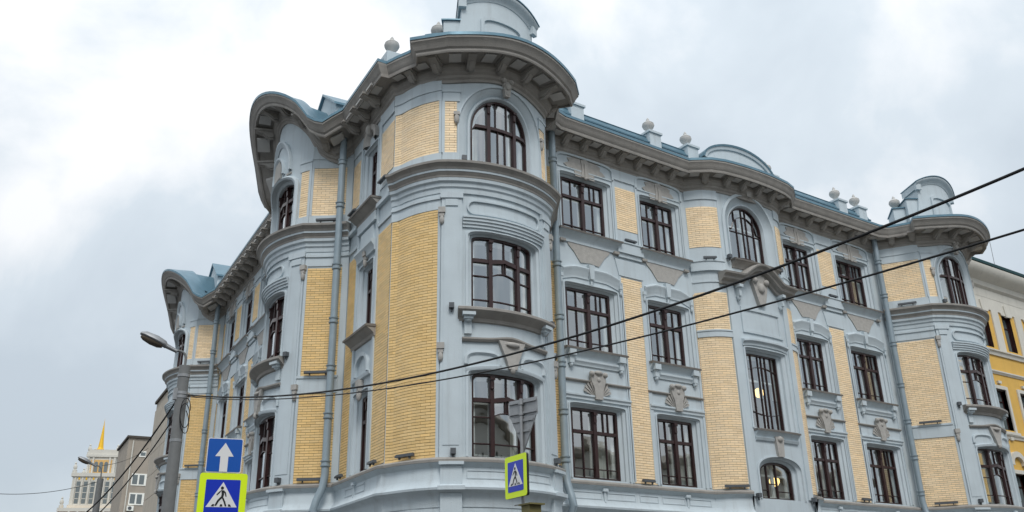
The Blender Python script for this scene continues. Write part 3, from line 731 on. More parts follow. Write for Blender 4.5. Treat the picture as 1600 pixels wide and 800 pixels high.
for a, b in ((-.98, -.02), (-3.3, -2.62)):
    bricks(FL, a, b, 5.16, 11.5, 'gold'); bricks(FL, a, b, 13.17, 14.68, 'cream' if a < -1 else 'cream')
    t = MB(); slab(t, FL, a, b, 14.93, 15.3, 0, .045); slab(t, FL, a, b, 12.3, 12.42, 0, .12); slab(t, FL, a, b, 11.72, 11.82, 0, .05); slab(t, FL, a, b, 12.86, 13.1, 0, .03); t.build('trim', 'stucco', B)
    floodlight(FL, (a+b)/2, 12.9, .5); floodlight(FL, (a+b)/2, 5.15, .4)
# stair bay ----------------------------------------------------------
for sg in (-1, 1):
    pts = stair_side if sg < 0 else mirror(stair_side); fs_ = pathframe(FR, STC, pts); Ln = fs_.length
    mb = MB(); wall(mb, fs_, 0, Ln, 0, 15.6, [], .1); mb.build('wall', 'stucco', B)
    a, b = .03, Ln-.03; n = 12
    bricks(fs_, a, b, 5.16, 10.0, 'cream', n); bricks(fs_, a, b, 10.24, 11.55, 'cream', n); bricks(fs_, a, b, 13.17, 14.68, 'cream', n)
    t = MB(); slab(t, fs_, 0, Ln, 10.0, 10.24, 0, .05, n); slab(t, fs_, 0, Ln, 10.19, 10.24, .05, .075, n); slab(t, fs_, 0, Ln, 12.3, 12.62, 0, .09, n); slab(t, fs_, 0, Ln, 12.62, 12.66, 0, .12, n); slab(t, fs_, 0, Ln, 14.96, 15.3, 0, .04, n); slab(t, fs_, 0, Ln, 11.9, 11.95, 0, .03, n)
    t.build('trim', 'stucco', B)
    floodlight(fs_, Ln*.55, 12.66, .4); floodlight(fs_, Ln*.6, 5.15, .7)
S3 = (.88, 12.82, 14.2, 15.05, 2.); S2 = (.76, 7.08, 9.56, 9.62, 8); S1 = (.78, 4.9, 5.72, 6.08, 2.3)
ops = [(0, 1.22, 12.82, 14.2, 15.4, 2.), outer(0, *S2, sp=.3), outer(0, *S1, sp=.3)]
mb = MB(); wall(mb, fstair, -1.46, 1.46, 0, 15.6, ops, .2); mb.build('wall', 'stucco', B)
mb = MB()
loft(mb, fstair, [(curve(.88+a, 12.82, 14.2, 15.05+a, 2.), o) for a, o in ((.46, 0), (.46, .06), (.36, .07), (.34, .0), (.2, -.12), (.1, -.16), (.1, -.11), (.05, -.11), (0, -.2), (0, -.3))]); mb.build('window_surround', 'stucco', B)
for s_d, k in ((S2, .3), (S1, .3)):
    mb = MB(); splay(mb, fstair, 0, *s_d, sp=k, o=-.28, steps=[(1, 0), (1, .03), (.8, .03), (.75, -.02), (.4, -.08), (.35, -.16), (0, -.2), (0, -.32)]); mb.build('window_surround', 'stucco', B)
def hb(z): return lambda s: z+.09*math.cos(s*2.2)
bar = .0095
low3 = V(-.42, bar, H(hb(13.02), bar, P, P), V(-.09, bar, H(hb(13.02), bar, P, P), V(.12, bar, H(hb(13.02), bar, P, P), V(.48, bar, H(hb(13.02), bar, P, P), H(hb(13.02), bar, P, P)))))
arcf = lambda s: 14.15+.55*math.sqrt(max(0, 1-(s/.62)**2)) if abs(s) < .62 else 14.15
up3 = H(arcf, bar, V(-.42, bar, P, V(-.09, bar, P, V(.12, bar, P, V(.48, bar, P, P)))), V(-.5, bar, P, V(-.09, bar, P, V(.12, bar, P, V(.5, bar, P, P)))))
window(fstair, 0, *S3, H(14.05, bar, low3, up3), o=-.26, fw=.05, curt=False)
bs = lambda k: V(-.5, bar, k[0], V(-.17, bar, k[1], V(.0, bar, k[2], V(.2, bar, k[3], V(.5, bar, k[4], k[5])))))
hz = lambda s: 9.05+.16*math.cos(s*2.); hl = lambda s: 7.72-.12*math.cos(s*2.)
window(fstair, 0, *S2, bs([H(hl, bar, P, H(hz, bar, P, P))]*6), o=-.28, fw=.05, curt=False)
window(fstair, 0, *S1, V(-.42, .02, H(5.2, bar, P, P), V(.02, .02, H(5.4, bar, P, P), H(5.18, bar, P, P))), o=-.28, fw=.07, curt=False)
t = MB(); tp = MB(); st = MB()
sill(fstair, 0, 1.12, 12.8, n=6, k=.9); sill(fstair, 0, 1.0, 7.03, 'stucco', n=6, k=.7)
for sg in (-1, 1):
    a, b = sorted((sg*1.2, sg*1.46)); slab(t, fstair, a, b, 4.95, 11.9, 0, .05, 2)
    slab(t, fstair, sg*1.05-.05, sg*1.05+.05, 11.45, 11.75, 0, .2); slab(t, fstair, sg*1.05-.08, sg*1.05+.08, 11.75, 11.85, 0, .28); ball(t, fstair, sg*1.05, 11.42, .08, .06, .12, .08)
zo = lambda s: .52*max(0, math.cos(min(1, abs(s)/.95)*math.pi/2))**1.2
mould(tp, fstair, -1.75, 1.75, [(0, 11.84), (.1, 11.84), (.12, 11.93), (.28, 11.98), (.3, 12.06), (.42, 12.12), (.44, 12.18), (.40, 12.2), (0, 12.26)], 28, zo)
poly(st, fstair, [(-.14, 11.3), (.14, 11.3), (.28, 11.75), (.38, 12.1), (.2, 12.36), (-.2, 12.36), (-.38, 12.1), (-.28, 11.75)], 0, .14)
ball(st, fstair, 0, 11.9, .16, .16, .18, .09); ball(st, fstair, -.28, 12.15, .16, .11, .11, .1); ball(st, fstair, .28, 12.15, .16, .11, .11, .1)
def rect(hh, z0, z1): return [(-hh, z0), (-hh, z1), (-hh/2, z1), (0, z1), (hh/2, z1), (hh, z1), (hh, z0), (hh/2, z0), (0, z0), (-hh/2, z0), (-hh, z0)]
loft(t, fstair, [(rect(.98, 10.25, 11.15), 0), (rect(.98, 10.25, 11.15), .05), (rect(.86, 10.33, 11.05), .05), (rect(.84, 10.35, 11.03), .006)])
mould(t, fstair, -1.08, 1.08, [(0, 9.82), (.05, 9.84), (.06, 9.92), (.14, 9.98), (.14, 10.04), (0, 10.08)], 8, lambda s: -.06*(s/1.08)**4)
mould(t, fstair, -1.0, -.22, [(0, 6.68), (.06, 6.7), (.1, 6.78), (0, 6.82)], 4); mould(t, fstair, .22, 1.0, [(0, 6.68), (.06, 6.7), (.1, 6.78), (0, 6.82)], 4)
poly(st, fstair, [(-.13, 6.22), (.13, 6.22), (.16, 6.55), (.2, 6.85), (-.2, 6.85), (-.16, 6.55)], 0, .1); ball(st, fstair, 0, 6.78, .1, .13, .1, .08)
poly(st, fstair, [(-.1, 15.38), (.1, 15.38), (.14, 15.6), (-.14, 15.6)], .02, .16)
t.build('trim', 'stucco', B); tp.build('string_course', 'taupe', B); st.build('relief', 'stone', B)
spotlight(fstair, -1.25, 4.86); spotlight(fstair, 1.35, 4.86); spotlight(fstair, 1.28, 12.75); spotlight(fstair, -1.28, 12.75)
for u_, d_, zz, name in ((.78, -.9, 5.63, 'low'), (1.0, -1.2, 8.67, 'tall')):
    p_ = Vector(fstair(u_, zz, d_)); lm = MB(); lathe(lm, p_, [(.02, -.17), (.1, -.14), (.16, -.05), (.17, 0), (.16, .06), (.1, .14), (.02, .17)], 20)
    o_ = lm.build('globe_lamp', 'lamp_glow', None, origin=p_)
    rod = MB(); tube(rod, [p_+Vector((0, 0, .16)), p_+Vector((0, 0, 1.1))], .012, 6); rod.build('rod', 'dark_plastic', o_)
    tag(o_, 'glowing warm yellow globe lamp inside the small arched staircase window' if name == 'low' else 'glowing yellow globe lamp inside the tall narrow staircase window', 'lamp', 'lit lamps inside the staircase')

# plan line of the whole front, for ledges and eaves -------------------
OFF = {'corner': [((-2.4, 0), (-.80, .38)), ((-2.33, .12), (-.60, .26)), ((-2.17, .64), (-.62, .16)), ((-2.0, 1.03), (-.66, .08)), ((-1.80, 1.33), (-.82, -.10)), ((-1.722, 1.428), (-1.18, .28))],
       'R': [((-2.66, 0), None), ((-2.40, .36), (-.32, .56)), ((-2.15, .72), (-.36, .50)), ((-1.80, 1.30), (-.48, .34)), ((-1.722, 1.428), (-.94, .58))]}
def bp(G, c, kind, left, right, k=14):
    hw, o1, sag, R, oc = bayspec(kind); sH = R*math.asin(hw/R); fb = bow(G, c, R, oc); l, r = SIDE[left], mirror(SIDE[right])
    def wv(v, sg):
        if v is None: return .76
        p, q = G(0, 0, 0), G(sg*v[0]/1.085, 0, v[1]/1.085); return (q[0]-p[0], q[1]-p[1])
    if kind == 'R':
        P_ = [(G(c+q[0], 0, q[1])[:2], None, wv(v, 1)) for q, v in OFF[left]]
    else:
        base = [(l[0][0]+(-hw-l[0][0])*t, o1*t) for t in (0, .2, .4, .6, .8)]+[(R*math.sin((-sH+2*sH*i/k)/R), oc+R*math.cos((-sH+2*sH*i/k)/R)) for i in range(k+1)]
        base += [(hw+(r[-1][0]-hw)*t, o1*(1-t)) for t in (.2, .4, .6, .8, 1)]
        P_ = []
        for u, o in base:
            g, og, bz = hood(u); P_.append((G(c+u, 0, o)[:2], ('w', bz), wv(((g-u), og-o), 1)))
        return P_
    for i in range(1, k): s = -sH+2*sH*i/k; P_.append((fb(s, 0, 0)[:2], s, 1.04))
    P_ += [(G(c-q[0], 0, q[1])[:2], None, wv(v, -1)) for q, v in OFF[right][::-1]]
    return P_
path = [(FL(-28, 0, 0)[:2], None, 'w', .74)]
def addbay(pp, tag_):
    for q, s, v in pp: path.append((q, s, tag_, v))
addbay(bp(FL, -23.6, 'L', 'L', 'L', 22), 'L'); addbay(bp(FL, -5.85, 'L', 'L', 'L', 22), 'L')
addbay(bp(FR, -11.1, 'R', 'corner', 'R', 20), 'R')
for x, y in stair_side[::2]: path.append((FR(STC+x, 0, y)[:2], None, 's', .72))
for i in range(1, 8): path.append((fstair(-1.46+2.92*i/8, 0, 0)[:2], None, 's', .72))
for x, y in mirror(stair_side)[::2]: path.append((FR(STC+x, 0, y)[:2], None, 's', .72))
addbay(bp(FR, 11.15, 'R', 'R', 'R', 20), 'R')
path.append((FR(13.95, 0, 0)[:2], None, 'w', .76)); path.append((FR(13.95, 0, -8)[:2], None, 'w', .76))
def bumpz(s, t):
    if s is None: return 0
    if isinstance(s, tuple): return s[1]
    if t == 'R': return .2*max(0, math.cos(s/1.8*math.pi/2))**2
    return 0
# base ledge with panelled frieze, broken by the low staircase window
LEDGE = [(-.05, 4.0), (.02, 4.0), (.04, 4.2), (.10, 4.3), (.22, 4.37), (.23, 4.42), (.15, 4.50), (.09, 4.62), (.08, 4.88), (.13, 4.93), (.20, 4.99)]
CAP = [(-.05, 4.992), (.21, 4.992), (.22, 5.05), (.20, 5.08), (-.05, 5.15)]
xs = [q[0][0] for q in path]
iL = [i for i, q in enumerate(path) if q[2] == 's']
pL = [q[0] for q in path[:iL[0]+4]]; pR = [q[0] for q in path[iL[-1]-3:]]
for pp in (pL, pR):
    mb = MB(); sweep(mb, pp, LEDGE); mb.build('ledge', 'stucco', B)
    mb = MB(); sweep(mb, pp, CAP); mb.build('ledge_cap', 'taupe', B)
# small panels and drops of that frieze
t = MB()
def frz(fr, s0, s1, n=1, d=True):
    mid = (s0+s1)/2; f = fr
    for a, b in (((s0, mid-.09), (mid+.09, s1)) if d else ((s0, s1),)):
        slab(t, f, a, b, 4.80, 4.83, .08, .10, n); slab(t, f, a, b, 4.62, 4.645, .085, .105, n)
        slab(t, f, a, a+.025, 4.645, 4.80, .08, .10); slab(t, f, b-.025, b, 4.645, 4.80, .08, .10)
    if d:
        slab(t, f, mid-.09, mid+.09, 4.84, 4.92, .07, .17); slab(t, f, mid-.04, mid+.04, 4.58, 4.84, .07, .13); ball(t, f, mid, 4.56, .11, .035, .05, .035)
for c, w in ((-6.73, 2.3), (-3.54, 2.0), (3.62, 2.0), (6.85, 2.3)): frz(FR, c-w/2, c+w/2)
for a, b in ((-5.5, -4.62), (4.72, 5.6)): frz(FR, a+.08, b-.08, 1, False)
for fb in (cb[0], b3[0], lb[0], fbay[0]): frz(fb, -1.2, 1.2, 6)
for fb in (cb[0], b3[0], lb[0], fbay[0]): frz(fb, -1.75, -1.35, 2, False); frz(fb, 1.35, 1.75, 2, False)
frz(FL, -2.5, -1.05)
for c, w in cols: frz(FL, c-1, c+1)
t.build('trim', 'stucco', B)
for fb in (cb[0], b3[0], lb[0], fbay[0]):
    t = MB()
    for sg in (-1, 1):
        a, b = sorted((sg*1.30, sg*1.78)); slab(t, fb, a, b, 4.45, 4.98, 0, lambda s: .16, 3); slab(t, fb, a, b, 3.6, 4.3, 0, .12, 3); slab(t, fb, a-.03, b+.03, 4.93, 5.0, 0, .24, 3); slab(t, fb, a-.05, b+.05, 4.36, 4.45, 0, .27, 3)
    t.build('plinth_block', 'stucco', B)

# eaves ---------------------------------------------------------------
pp = [q[0] for q in path]; zz = [bumpz(q[1], q[2]) for q in path]; VV = [q[3] for q in path]; KK = [v if isinstance(v, float) else min(1.1, max(.55, math.hypot(*v))) for v in VV]
def refine(pp, zz):
    return pp, zz
mb = MB(); sweep(mb, pp, [(-.3, 15.28), (.05, 15.28), (.06, 15.36), (.12, 15.40), (.13, 15.47), (.2, 15.52), (.22, 15.6), (.26, 15.64), (.26, 15.76), (.80, 15.78), (.80, 15.72), (.86, 15.70), (.88, 15.74), (.88, 15.80), (.93, 15.84), (.97, 15.92), (1.02, 16.0), (1.06, 16.04), (1.06, 16.12), (-.3, 16.13)], zz, vec=VV)
EAVE = mb.build('eaves', 'taupe', B, smooth=24)
mb = MB(); sweep(mb, pp, [(1.04, 16.10), (1.085, 16.10), (1.085, 16.19), (1.0, 16.205), (.3, 16.25), (-.25, 16.28), (-.25, 16.2)], zz, vec=VV); mb.build('gutter', 'blue_metal', B, smooth=24)
# brackets and soffit panels, placed along the same line
seg = []
for i in range(len(pp)-1):
    a, b = Vector(pp[i]), Vector(pp[i+1]); seg.append((a, b, (b-a).length, zz[i], zz[i+1], (KK[i]+KK[i+1])/2))
bm_proto = {}
runs = []; cur = []
for i, sg_ in enumerate(seg):
    cur.append(i)
    if i < len(seg)-1:
        d0 = (sg_[1]-sg_[0]).normalized(); d1 = (seg[i+1][1]-seg[i+1][0]).normalized()
        if d0.dot(d1) < .88: runs.append(cur); cur = []
runs.append(cur)
BR_ = MB(); Fz = flat(0, 0, 1, 0)
prof = [(.2, 15.52), (.34, 15.50), (.42, 15.54), (.52, 15.62), (.66, 15.66), (.76, 15.70), (.76, 15.785), (.2, 15.785)]
def prism(mb, w, prof, dz=0.):
    n = len(prof); vs = [(-w/2, -o, z+dz) for o, z in prof]+[(w/2, -o, z+dz) for o, z in prof]
    mb.add(vs, [tuple(range(n)), tuple(range(2*n-1, n-1, -1))]+[(i, i+n, (i+1) % n+n, (i+1) % n) for i in range(n)])
prism(BR_, .22, prof); prism(BR_, .10, [(.2, 15.47), (.33, 15.46), (.44, 15.52), (.54, 15.60), (.54, 15.7), (.2, 15.7)]); prism(BR_, .30, [(.2, 15.70), (.79, 15.725), (.79, 15.786), (.2, 15.786)])
brm = None; pan = MB()
for run in runs:
    Ls = [seg[i][2] for i in run]; T = sum(Ls)
    # eaves overhang lengthens convex runs and shortens concave ones; keep to the wall line
    if T < .55: continue
    k = max(1, int(round(T/.80))); step = T/k
    for j in range(k+1):
        for kind_, dpos in (('b', j*step if 0 < j < k or k < 2 else None), ('p', (j+.5)*step if j < k else None)):
            if dpos is None: continue
            d = min(max(dpos, .001), T-.001); i = 0
            while d > Ls[i]: d -= Ls[i]; i += 1
            a, b, l, z0, z1, kk = seg[run[i]]; t_ = d/l; p_ = a.lerp(b, t_); z_ = z0+(z1-z0)*t_; dr = (b-a)/l; ang = math.atan2(dr.y, dr.x)
            if kind_ == 'b':
                if brm is None:
                    o_ = BR_.build('bracket', 'taupe', EAVE, smooth=0, origin=(0, 0, 0)); brm = o_.data
                else: o_ = bpy.data.objects.new('bracket', brm); link(o_, (0, 0, 0), EAVE)
                o_.location = Vector((p_.x, p_.y, z_))-WLOC[EAVE.name]; o_.rotation_euler = (0, 0, ang); o_.scale = (1, kk, 1)
            else:
                f = flat(p_.x, p_.y, dr.x, dr.y); slo = (z1-z0)/l
                w_ = min(step-.44, .62)/2
                if w_ > .08: slab(pan, f, -w_, w_, lambda s: 15.735+z_+slo*s, lambda s: 15.80+z_+slo*s, .34*kk, .72*kk, 4)
pan.build('soffit_panel', 'soffit', EAVE)

# attics and parapets --------------------------------------------------
def urn(p, k=1.):
    mb = MB(); lathe(mb, p, [(r*k, z*k) for r, z in ((.11, 0), (.11, .04), (.055, .08), (.05, .15), (.10, .20), (.19, .30), (.225, .38), (.225, .42), (.20, .44), (.21, .47), (.14, .54), (.06, .59), (.065, .63), (.02, .72))], 16)
    return mb.build('urn', 'soffit', B, smooth=50)
def attic(G, c, kind):
    hw, o1, sag, R, oc = bayspec(kind); f = bow(G, c, R-.35, oc)
    f = bow(G, c, R-.06, oc)
    seg_ = lambda s: 18.04+.40*(1-(s/1.4)**2); back = -.95
    mb = MB(); slab(mb, f, -1.28, 1.28, 16.2, seg_, back, 0, 16, True)
    for sg in (-1, 1):
        pts_ = [(sg*1.28, 16.2), (sg*1.62, 16.2), (sg*1.46, 16.7), (sg*1.34, 17.2), (sg*1.28, 17.6)][::sg]
        poly(mb, f, pts_, -.5, -.003)
        a, b = sorted((sg*1.283, sg*1.80)); slab(mb, f, a, b, 16.2, 17.50, -1.4, -.10, 3, True)
        a, b = sorted((sg*1.803, sg*2.35)); slab(mb, f, a, b, 16.2, 17.2, -1.4, -.35, 3, True)
    mb.build('attic', 'stucco', B)
    cp = MB()
    mould(cp, f, -1.36, 1.36, [(back-.05, -.14), (.02, -.14), (.05, -.06), (.09, -.02), (.16, .03), (.20, .09), (.20, .13), (back-.05, .14)], 18, seg_)
    for sg in (-1, 1): slab(cp, f, sg*1.26-.11, sg*1.26+.11, 17.86, 18.12, 0, .13, 2)
    cp.build('pediment_cornice', 'stucco', B)
    mt = MB(); mould(mt, f, -1.39, 1.39, [(back-.1, .143), (.23, .143), (.23, .175), (back-.1, .185)], 18, seg_)
    for sg in (-1, 1):
        a, b = sorted((sg*1.285, sg*1.86)); slab(mt, f, a, b, 17.502, 17.54, -1.45, -.04, 3, True)
        a, b = sorted((sg*1.805, sg*2.42)); slab(mt, f, a, b, 17.202, 17.24, -1.45, -.29, 3, True)
    mt.build('attic_flashing', 'blue_metal', B)
    pn = MB()
    loft(pn, f, [(curve(.72, 16.7, 17.55, 17.72, 3), 0), (curve(.72, 16.7, 17.55, 17.72, 3), .06), (curve(.62, 16.8, 17.45, 17.62, 3), .06), (curve(.62, 16.8, 17.45, 17.62, 3), .004)], True)
    pn.build('trim', 'stucco', B)
    for sg in (-1, 1): urn(f(sg*2.08, 17.24, -.75), 1.)
attic(FR, -11.1, 'R'); attic(FR, 11.15, 'R')
for sg, (a, b) in ((-1, (-8.0, -2.1)), (1, (2.3, 8.2))):
    mb = MB(); slab(mb, FR, a, b, 16.2, 16.56, 0, .34); mb.build('parapet', 'stucco', B)
    mb = MB(); mould(mb, FR, a-.02, b+.02, [(-.1, 16.562), (.38, 16.562), (.39, 16.60), (.32, 16.64), (.22, 16.84), (.24, 16.86), (.2, 16.9), (-.1, 16.92)], 1); mb.build('parapet_flashing', 'blue_metal', B)
    for x in ((-7.2, -3.8, -2.0) if sg < 0 else (2.25, 6.4, 7.7)):
        mb = MB(); slab(mb, FR, x-.26, x+.26, 16.2, 16.98, -.2, .4, 1, True); slab(mb, FR, x-.31, x+.31, 16.98, 17.06, -.25, .45, 1, True); mb.build('parapet_block', 'stucco', B)
        if x > -7: urn(FR(x, 17.06, .1), .95)
f = bow(FR, STC, SR, SO-.3)
mb = MB(); tf = topf(1.75, 16.6, 17.3, 2.); slab(mb, f, -1.75, 1.75, 16.1, tf, -.6, .3, 20, True); mb.build('attic', 'stucco', B)
mb = MB(); cv = lambda a: curve(1.75+a, 16.6, 16.6, 17.3+a, 2., 24)[1:-1]
loft(mb, f, [(cv(0), .3), (cv(0), .4), (cv(.07), .42), (cv(.07), -.65)]); mb.build('attic_flashing', 'blue_metal', B)
mb = MB(); loft(mb, f, [(cv(-.12), .3), (cv(-.12), .35), (cv(-.001), .38)]); mb.build('trim', 'stucco', B)
for c in (-5.85, -23.6):
    hw, o1, sag, R, oc = bayspec('L'); f = bow(FL, c, R, oc); sH = R*math.asin(hw/R)
    mb = MB(); slab(mb, f, -sH*.95, sH*.95, lambda s: 16.135+hood(R*math.sin(s/R))[2], lambda s: 16.17+hood(R*math.sin(s/R))[2], -1.9, .25, 24, True); mb.build('hood_roof', 'blue_metal', B)
# left parapet with blocks, dormer-like gables over the left bays
mb = MB(); slab(mb, FL, -21, -.3, 16.2, 16.75, 0, .25); mb.build('parapet', 'stucco', B)
mb = MB(); slab(mb, FL, -21, -.3, 16.752, 16.82, -.1, .3, 1, True); mb.build('parapet_flashing', 'blue_metal', B)
for s in (-.35, ):
    mb = MB(); slab(mb, FL, s-.3, s+.3, 16.2, 16.92, -.2, .3, 1, True); mb.build('parapet_block', 'stucco', B); urn(FL(s, 16.92, .05), 1.)
for c in (-5.85, -23.6):
    f = shift(FL, c); mb = MB()
    poly(mb, f, [(-1.3, 16.3), (1.3, 16.3), (1.3, 17.6), (0, 18.55), (-1.3, 17.6)], -1.6, .35); mb.build('roof_gable', 'stucco', B, smooth=0)
    mt = MB()
    for sg in (-1, 1): poly(mt, f, [(0, 18.57), (sg*1.45, 17.5), (sg*1.45, 17.58), (0, 18.65)][::sg], -1.7, .45)
    mt.build('gable_flashing', 'blue_metal', B, smooth=0)
# roof deck closing the shell, floors and back walls inside
inset = []
for q in pp[:-1]: inset.append(q)
def deck(name, z, mat, ins):
    mb = MB(); n = len(pp); c_ = []
    for i, q in enumerate(pp):
        a = Vector(pp[max(0, i-1)]); b = Vector(pp[min(n-1, i+1)]); d = (b-a).normalized(); nn = Vector((-d.y, d.x)); w_ = Vector(q)+nn*ins; c_.append((w_.x, w_.y, z))
    c_.append((-4.0, 12.0, z)); c_.append((-4., 28., z))
    mb.add(c_, [tuple(range(len(c_)))]); return mb.build(name, mat, B, smooth=0)
deck('roof', 16.45, 'blue_metal', .25)
for z in (4.3, 8.15, 11.9): deck('floor', z, 'interior', .3)
deck('ceiling', 15.55, 'interior', .3)
mb = MB(); slab(mb, FR, -9.0, 13.9, 0, 16.0, -4.2, -4.0, 1, True); slab(mb, FL, -28, -4.2, 0, 16.0, -4.2, -4.0, 1, True); mb.build('partition', 'interior', B)
mb = MB()
for x in (-8.3, -5.05, -2.35, 2.6, 5.15, 8.3): slab(mb, FR, x-.1, x+.1, 4.3, 15.5, -4, -.35, 1, True)
for x in (-3.4, -8.3, -12, -15, -18, -21.5): slab(mb, FL, x-.1, x+.1, 4.3, 15.5, -4, -.35, 1, True)
mb.build('partition', 'interior', B)

# downpipes ------------------------------------------------------------
def downpipe(G, s, o, top=15.75, kick=None):
    mb = MB(); p = lambda z, oo=o, ds=0: G(s+ds, z, oo)
    pts = [p(15.8), p(15.3), p(12), p(8), p(5.3), p(4.95, o+.05), p(4.6, o+.2), p(4.35, o+.28), p(4.0, o+.1), p(.3)]
    tube(mb, pts, .105, 14); d = mb.build('downpipe', 'pipe', B)
    for z in (14.75, 13.3, 11.3, 9.65, 8.25, 6.9, 5.6):
        cm = MB(); lathe(cm, p(z), [(.107, -.1), (.135, -.09), (.14, -.06), (.118, -.05), (.118, .03), (.14, .04), (.145, .07), (.107, .08)], 16)
        cm.build('collar', 'pipe', d)
    return d
downpipe(FR, -8.22, .3); downpipe(FR, 8.28, .3); downpipe(FL, -3.25, .42); downpipe(FL, -20.95, .42); downpipe(FR, 13.75, .2)

# bricks ---------------------------------------------------------------
cand = []
for i, (fr, s, z, l, hgt, tone, nn_) in enumerate(BRICKS):
    a, b = Vector(fr(s-l/2, z, .015)), Vector(fr(s+l/2, z, .015)); d = b-a; n_ = Vector((d.y, -d.x, 0)).normalized(); v = CAM-a
    if tone == 'gold' and fr is not FL and l > .2 and (d.length > .1):
        cand.append((l*max(0, n_.dot(v))/v.length_squared, i))
cand.sort(reverse=True); single = set(i for _, i in cand[:300])
UNIT = MB(); slab(UNIT, Fz, -.5, .5, 0, 1, 0, .018)
bmesh_ = None; BK = MB(); BKM = []
for t_ in ('gold', 'cream'): MORT[t_].build('mortar', 'mortar_'+t_, B, smooth=0)
for i, (fr, s, z, l, hgt, tone, nn_) in enumerate(BRICKS):
    a, b = fr(s-l/2, z, .002), fr(s+l/2, z, .002)
    if i in single:
        if bmesh_ is None: o_ = UNIT.build('brick', 'brick_gold', B, smooth=0, origin=(0, 0, 0)); bmesh_ = o_.data
        else: o_ = bpy.data.objects.new('brick', bmesh_); link(o_, (0, 0, 0), B)
        o_.location = Vector(((a[0]+b[0])/2, (a[1]+b[1])/2, z))-WLOC[B.name]; o_.rotation_euler = (0, 0, math.atan2(b[1]-a[1], b[0]-a[0])); o_.scale = (math.dist(a[:2], b[:2]), 1, hgt)
    else:
        k = len(BK.f); slab(BK, fr, s-l/2, s+l/2, z, z+hgt, .002, .0165+random.uniform(-.001, .001), nn_); BKM += [0 if tone == 'gold' else 1]*(len(BK.f)-k)
bo = BK.build('bricks', 'brick_gold', B, smooth=0); bo['kind'] = 'stuff'
bo.data.materials.append(M['brick_cream']); bo.data.polygons.foreach_set('material_index', BKM)

# pavement round the building
mb = MB(); pv = [q for q in pp]
def offs(d):
    return [(-30, 60, 0), (-30+12, 40, 0)]
c_ = [FL(-60, 0, 3.2)[:2], FL(3.0, 0, 3.2)[:2], (-11, -5.2), (60, -5.2), (60, 6), (-4, 6), FL(-60, 0, -4)[:2]]
n = len(c_); mb.add([(x, y, .14) for x, y in c_]+[(x, y, 0) for x, y in c_], [tuple(range(n))]+[(i, i+n, (i+1) % n+n, (i+1) % n) for i in range(n)])
tag(mb.build('pavement', 'paving', smooth=0), None, kind='structure')
mb = MB(); tube_pts = c_[:4]; sweep(mb, [Vector(p) for p in tube_pts], [(0, 0), (.16, 0), (.16, .145), (0, .145)]); tag(mb.build('kerb', 'kerb', smooth=0), None, kind='structure')

# ------------------------------------------------------------------ neighbour on the right
Y = empty('ochre_building', (14.1, .4, 0)); tag(Y, 'ochre yellow building with cream trim at the right edge, beyond the blue building', 'building')
FY = flat(0, .3, 1, 0)
XW = [15.2+2.07*i for i in range(9)]
rows = [(12.75, 14.5, .40), (8.9, 10.75, .45), (5.3, 7.0, .45), (1.6, 3.6, .5)]
mb = MB(); wall(mb, FY, 14.0, 34, 0, 16.0, [(x, hh, z0, z1-.02, z1, 8) for x in XW for z0, z1, hh in rows]); mb.build('wall', 'ochre', Y)
ct = MB(); gt = MB()
mould(ct, FY, 14.0, 34, [(0, 15.2), (.06, 15.2), (.08, 15.6), (.2, 15.7), (.25, 15.9), (.55, 16.1), (.7, 16.3), (.72, 16.5), (0, 16.55)], 1)
mould(gt, FY, 14.0, 34, [(0, 16.552), (.74, 16.552), (.78, 16.66), (.3, 16.85), (-.5, 17.0)], 1)
slab(ct, FY, 14.0, 34, 14.62, 15.2, 0, .05)
for z0, z1, o in ((12.35, 12.6, .16), (11.45, 11.6, .1), (8.5, 8.7, .12)): mould(ct, FY, 14.0, 34, [(0, z0), (o*.4, z0), (o*.6, z1-.1), (o, z1-.06), (o, z1), (0, z1+.02)], 1)
for x in XW:
    a = x+1.035; slab(ct, FY, a-.30, a+.30, 12.6, 14.62, 0, .06)
    poly(ct, shift(FY, x), [(-.46, 14.5), (.46, 14.5), (.55, 14.62), (-.55, 14.62)], .0, .07); poly(ct, shift(FY, x), [(-.1, 14.45), (.1, 14.45), (.16, 15.0), (-.16, 15.0)], .0, .11)
    for z0, z1 in ((8.9, 10.75), (5.3, 7.0)):
        f = shift(FY, x)
        loft(ct, f, [(curve(.45, z0-.1, z1-.02, z1, 8), 0), (curve(.62, z0-.1, z1+.1, z1+.16, 8), 0.0), (curve(.62, z0-.1, z1+.1, z1+.16, 8), .06), (curve(.45, z0-.1, z1-.02, z1, 8), .06), (curve(.45, z0-.1, z1-.02, z1, 8), -.2)])
        slab(ct, f, -.7, .7, z0-.22, z0-.1, 0, .14); slab(ct, f, -.12, .12, z0-.45, z0-.22, 0, .08)
    poly(ct, shift(FY, x), [(-.12, 11.0), (.12, 11.0), (.14, 11.12), (-.14, 11.12)], 0, .1)
    loft(ct, shift(FY, x), [(curve(.6, 7.35, 7.45, 7.95, 2.), 0), (curve(.6, 7.35, 7.45, 7.95, 2.), .14), (curve(.38, 7.35, 7.45, 7.72, 2.), .14), (curve(.38, 7.35, 7.45, 7.72, 2.), 0)])
ct.build('trim', 'cream_trim', Y); gt.build('roof', 'green_metal', Y)
